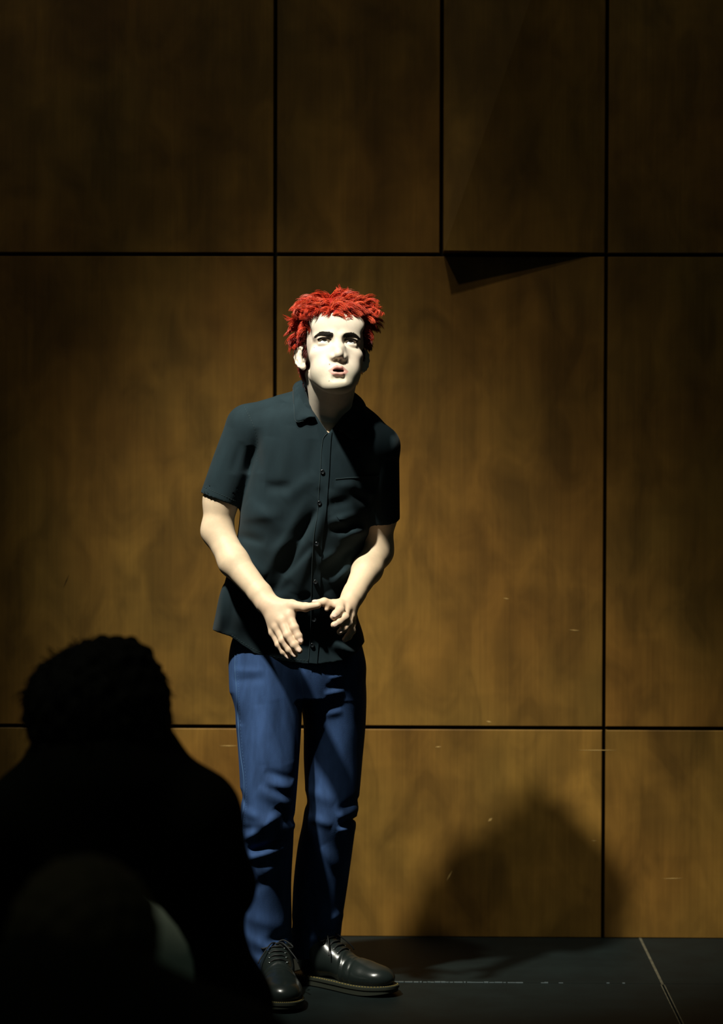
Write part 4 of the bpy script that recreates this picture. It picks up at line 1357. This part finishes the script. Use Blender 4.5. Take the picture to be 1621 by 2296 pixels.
for s in (-1, 1):
    hd.rc((bx + s * 0.09, Y1 + 0.05, 0.27), (bx + s * 0.13, Y1 + 0.46, 0.27), 0.075, 0.055, 0.04)
    hd.rc((bx + s * 0.13, Y1 + 0.46, 0.27), (bx + s * 0.13, Y1 + 0.44, FZ + 0.07), 0.052, 0.038, 0.02)
    hd.rc((bx + s * 0.13, Y1 + 0.42, FZ + 0.040), (bx + s * 0.14, Y1 + 0.60, FZ + 0.034), 0.040, 0.034, 0.02)
    sh0 = P(425 if s > 0 else 80, 1835, Y1); el0 = P(482 if s > 0 else 10, 1985, Y1 + 0.05); wr0 = P(470 if s > 0 else 60, 2120, Y1 + 0.26)
    hd.rc(P(235, 1780, Y1), sh0, 0.06, 0.05, 0.03); hd.rc(sh0, el0, 0.05, 0.04, 0.02); hd.rc(el0, wr0, 0.038, 0.026, 0.02)
    for k in range(4):
        q = wr0 + np.array([(-s) * 0.01 * k - s * 0.005, 0.085 + 0.004 * (k % 2), -0.02])
        hd.rc(wr0 + np.array([0, 0.02, 0]), q - np.array([0, 0.03, 0]), 0.018, 0.010, 0.006)
        hd.rc(q - np.array([0, 0.03, 0]), q + np.array([0, 0.02, -0.022]), 0.009, 0.007, 0.003)
    hd.rc(wr0 + np.array([-s * 0.01, 0.02, 0.005]), wr0 + np.array([-s * 0.045, 0.06, 0.0]), 0.012, 0.008, 0.006)
hd.rc(hcen + np.array([0, 0.09, 0.0]), hcen + np.array([0, 0.108, -0.03]), 0.010, 0.013, 0.012)      # nose
V, Q = hd.mesh((bx - 0.5, 3.8, FZ - 0.02), (bx + 0.5, 4.75, 1.05), 0.008)
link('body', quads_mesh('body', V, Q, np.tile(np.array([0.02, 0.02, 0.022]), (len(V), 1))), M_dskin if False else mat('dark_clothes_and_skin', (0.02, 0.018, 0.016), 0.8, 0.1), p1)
hh = SDF()
hh.el(P(215, 1585, Y1), (0.108, 0.115, 0.098), None, 0.0)
hh.el(P(285, 1520, Y1), (0.045, 0.07, 0.055), None, 0.03)
hh.el(P(300, 1600, Y1), (0.058, 0.085, 0.085), None, 0.03)
hh.el(P(240, 1480, Y1), (0.050, 0.07, 0.028), None, 0.04)
hh.el(P(130, 1590, Y1), (0.050, 0.08, 0.075), None, 0.03)
hh.el(P(160, 1660, Y1 - 0.01), (0.050, 0.075, 0.045), None, 0.03)
hh.el(P(310, 1660, Y1 - 0.01), (0.048, 0.075, 0.045), None, 0.03)
hh.fn(lambda p: 0.006 * np.sin(p[:, 0] * 120) * np.sin(p[:, 2] * 140 + 1) * np.sin(p[:, 1] * 110), (hcen[0], Y1, hcen[2]), 1.0, kind='d')
hh.el(hcen + np.array([0, 0.115, -0.035]), (0.062, 0.07, 0.095), None, 0.015, 's')      # clear of the face
V, Q = hh.mesh((bx - 0.3, 3.8, 0.7), (bx + 0.3, 4.25, 1.06), 0.005)
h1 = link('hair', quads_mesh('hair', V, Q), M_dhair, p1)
parts = []
fringe(parts, P(215, 1580, Y1), (0.108, 0.11, 0.10), 700, 0.030, 3, 0.3, -0.7)
o = link('loose_hair', py_mesh('loose_hair', *join(parts)), M_dhair, h1, smooth=False)
o['kind'] = 'stuff'

# ---- nearer spectator, only the head and a shoulder in the frame
Y2 = 2.75
p2 = empty('person', (P(150, 2200, Y2)[0], Y2, FZ), 'nearest blurred dark spectator, only head and shoulder in the bottom left corner', 'person')
c2 = P(172, 2150, Y2) + np.array([0, 0.07, 0])
bx2 = p2.location.x
d2 = SDF()
d2.el(c2, (0.076, 0.095, 0.105), None, 0.0)
d2.rc(c2, c2 + np.array([0, -0.01, -0.16]), 0.05, 0.056, 0.03)
tz = c2[2] - 0.115
d2.rc((bx2, Y2, tz), (bx2, Y2 + 0.02, 0.24), 0.10, 0.13, 0.04)
for s in (-1, 1):
    d2.rc((bx2 + s * 0.09, Y2 + 0.05, 0.27), (bx2 + s * 0.12, Y2 + 0.46, 0.27), 0.075, 0.055, 0.04)
    d2.rc((bx2 + s * 0.12, Y2 + 0.46, 0.27), (bx2 + s * 0.12, Y2 + 0.44, FZ + 0.07), 0.052, 0.038, 0.02)
    d2.rc((bx2 + s * 0.12, Y2 + 0.42, FZ + 0.040), (bx2 + s * 0.13, Y2 + 0.60, FZ + 0.034), 0.040, 0.034, 0.02)
    a, b, c = (np.array([bx2 + s * 0.19, Y2, tz + 0.0]), np.array([bx2 + s * 0.22, Y2 + 0.03, tz - 0.25]), np.array([bx2 + s * 0.10, Y2 + 0.28, 0.36]))
    d2.rc((bx2, Y2, tz), a, 0.06, 0.05, 0.04); d2.rc(a, b, 0.05, 0.04, 0.02); d2.rc(b, c, 0.038, 0.026, 0.02)
    for k in range(4):
        q = c + np.array([-s * 0.012 * k, 0.085, 0.0])
        d2.rc(c, q - np.array([0, 0.035, 0]), 0.018, 0.010, 0.006); d2.rc(q - np.array([0, 0.035, 0]), q + np.array([0, 0.012, -0.015]), 0.009, 0.007, 0.003)
    d2.rc(c, c + np.array([-s * 0.045, 0.045, 0.008]), 0.014, 0.008, 0.006)
d2.rc(c2 + np.array([0, 0.09, 0.0]), c2 + np.array([0, 0.108, -0.03]), 0.010, 0.013, 0.012)
V, Q = d2.mesh((bx2 - 0.5, Y2 - 0.3, FZ - 0.02), (bx2 + 0.5, Y2 + 0.75, 0.95), 0.008)
link('body', quads_mesh('body', V, Q), bpy.data.materials['dark_clothes_and_skin'], p2)
w2 = SDF()
w2.rc((bx2, Y2, tz), (bx2, Y2 + 0.02, 0.24), 0.115, 0.145, 0.0)
for s in (-1, 1):
    a, b, c = (np.array([bx2 + s * 0.19, Y2, tz]), np.array([bx2 + s * 0.22, Y2 + 0.03, tz - 0.25]), np.array([bx2 + s * 0.11, Y2 + 0.25, 0.37]))
    w2.rc((bx2 + s * 0.03, Y2, tz + 0.075), a, 0.062, 0.064, 0.05); w2.rc(a, b, 0.064, 0.054, 0.02); w2.rc(b, c, 0.052, 0.042, 0.02)
w2.rc((bx2, Y2, tz), (bx2, Y2 + 0.01, tz + 0.09), 0.10, 0.062, 0.05)
V, Q = w2.mesh((bx2 - 0.5, Y2 - 0.3, 0.0), (bx2 + 0.5, Y2 + 0.5, 0.9), 0.008)
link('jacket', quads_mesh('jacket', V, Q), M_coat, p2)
h2 = SDF()
h2.el(c2 + np.array([0, -0.012, 0.010]), (0.086, 0.105, 0.094), None, 0.0)
h2.el(c2 + np.array([0, -0.045, -0.045]), (0.074, 0.065, 0.075), None, 0.03)
h2.fn(lambda p: 0.004 * np.sin(p[:, 0] * 140) * np.sin(p[:, 2] * 120) * np.sin(p[:, 1] * 130), c2, 1.0, kind='d')
h2.el(c2 + np.array([0, 0.115, -0.045]), (0.064, 0.08, 0.098), None, 0.015, 's')
V, Q = h2.mesh(c2 - 0.2, c2 + 0.2, 0.005)
link('hair', quads_mesh('hair', V, Q), mat('brown_hair', (0.030, 0.026, 0.012), 0.8, 0.1), p2)

# ---- chairs under them: rounded shell back, seat and four legs
def chair(loc, label, half=0.172, top=0.90):
    r = empty('chair', loc, label, 'chair')
    r['group'] = 'audience chairs'
    n, m = 25, 15
    V, F = [], []
    lx_, ly_, lz_ = loc
    for j in range(m):
        v = j / (m - 1)
        z = 0.50 + (top - 0.50) * v
        w = half * (0.90 + 0.22 * math.sin(v * 1.9)) * (1 - max(0, (v - 0.62) / 0.38) ** 2.2 * 0.55)
        for i in range(n):
            u = i / (n - 1) * 2 - 1
            V.append((lx_ + u * w, ly_ - 0.165 - 0.06 * v + 0.045 * u * u, lz_ + z - 0.012 * u * u * v))
    for j in range(m - 1):
        for i in range(n - 1):
            F.append((j * n + i, j * n + i + 1, (j + 1) * n + i + 1, (j + 1) * n + i))
    o = link('backrest', py_mesh('backrest', V, F), M_chair, r)
    md = o.modifiers.new('thick', 'SOLIDIFY'); md.thickness = 0.008; md.offset = 0
    V, F = [], []
    for j in range(13):
        v = j / 12 * 2 - 1
        for i in range(13):
            u = i / 12 * 2 - 1
            k = 1 - 0.12 * (abs(v) ** 4) * abs(u)
            V.append((lx_ + 0.20 * u * k, ly_ + 0.02 + 0.20 * v, lz_ + 0.445 + 0.015 * u * u - 0.012 * max(0, v) ** 3))
    for j in range(12):
        for i in range(12):
            F.append((j * 13 + i, j * 13 + i + 1, (j + 1) * 13 + i + 1, (j + 1) * 13 + i))
    o = link('seat', py_mesh('seat', V, F), M_chair, r)
    md = o.modifiers.new('thick', 'SOLIDIFY'); md.thickness = 0.010; md.offset = 0
    for s in (-1, 1):
        link('back_support', py_mesh('back_support', *tube(spline([(lx_ + s * 0.10, ly_ + 0.05, lz_ + 0.43), (lx_ + s * 0.10, ly_ - 0.12, lz_ + 0.43), (lx_ + s * 0.10, ly_ - 0.165, lz_ + 0.50), (lx_ + s * 0.10, ly_ - 0.180, lz_ + 0.66)], 14), 0.009, 8)), M_cleg, r)
        for t in (-1, 1):
            link('leg', py_mesh('leg', *tube([(lx_ + s * 0.15, ly_ + 0.02 + t * 0.14, lz_ + 0.44), (lx_ + s * 0.20, ly_ + 0.02 + t * 0.20, lz_)], 0.011, 8)), M_cleg, r)
    return r
chair((p1.location.x + 0.002, Y1 + 0.03, FZ), half=0.128, top=0.885, label='pale grey-green chair whose rounded back shows behind the seated spectator in the thick coat')
chair((p2.location.x, Y2, FZ), 'pale grey-green chair below the frame under the nearest spectator')
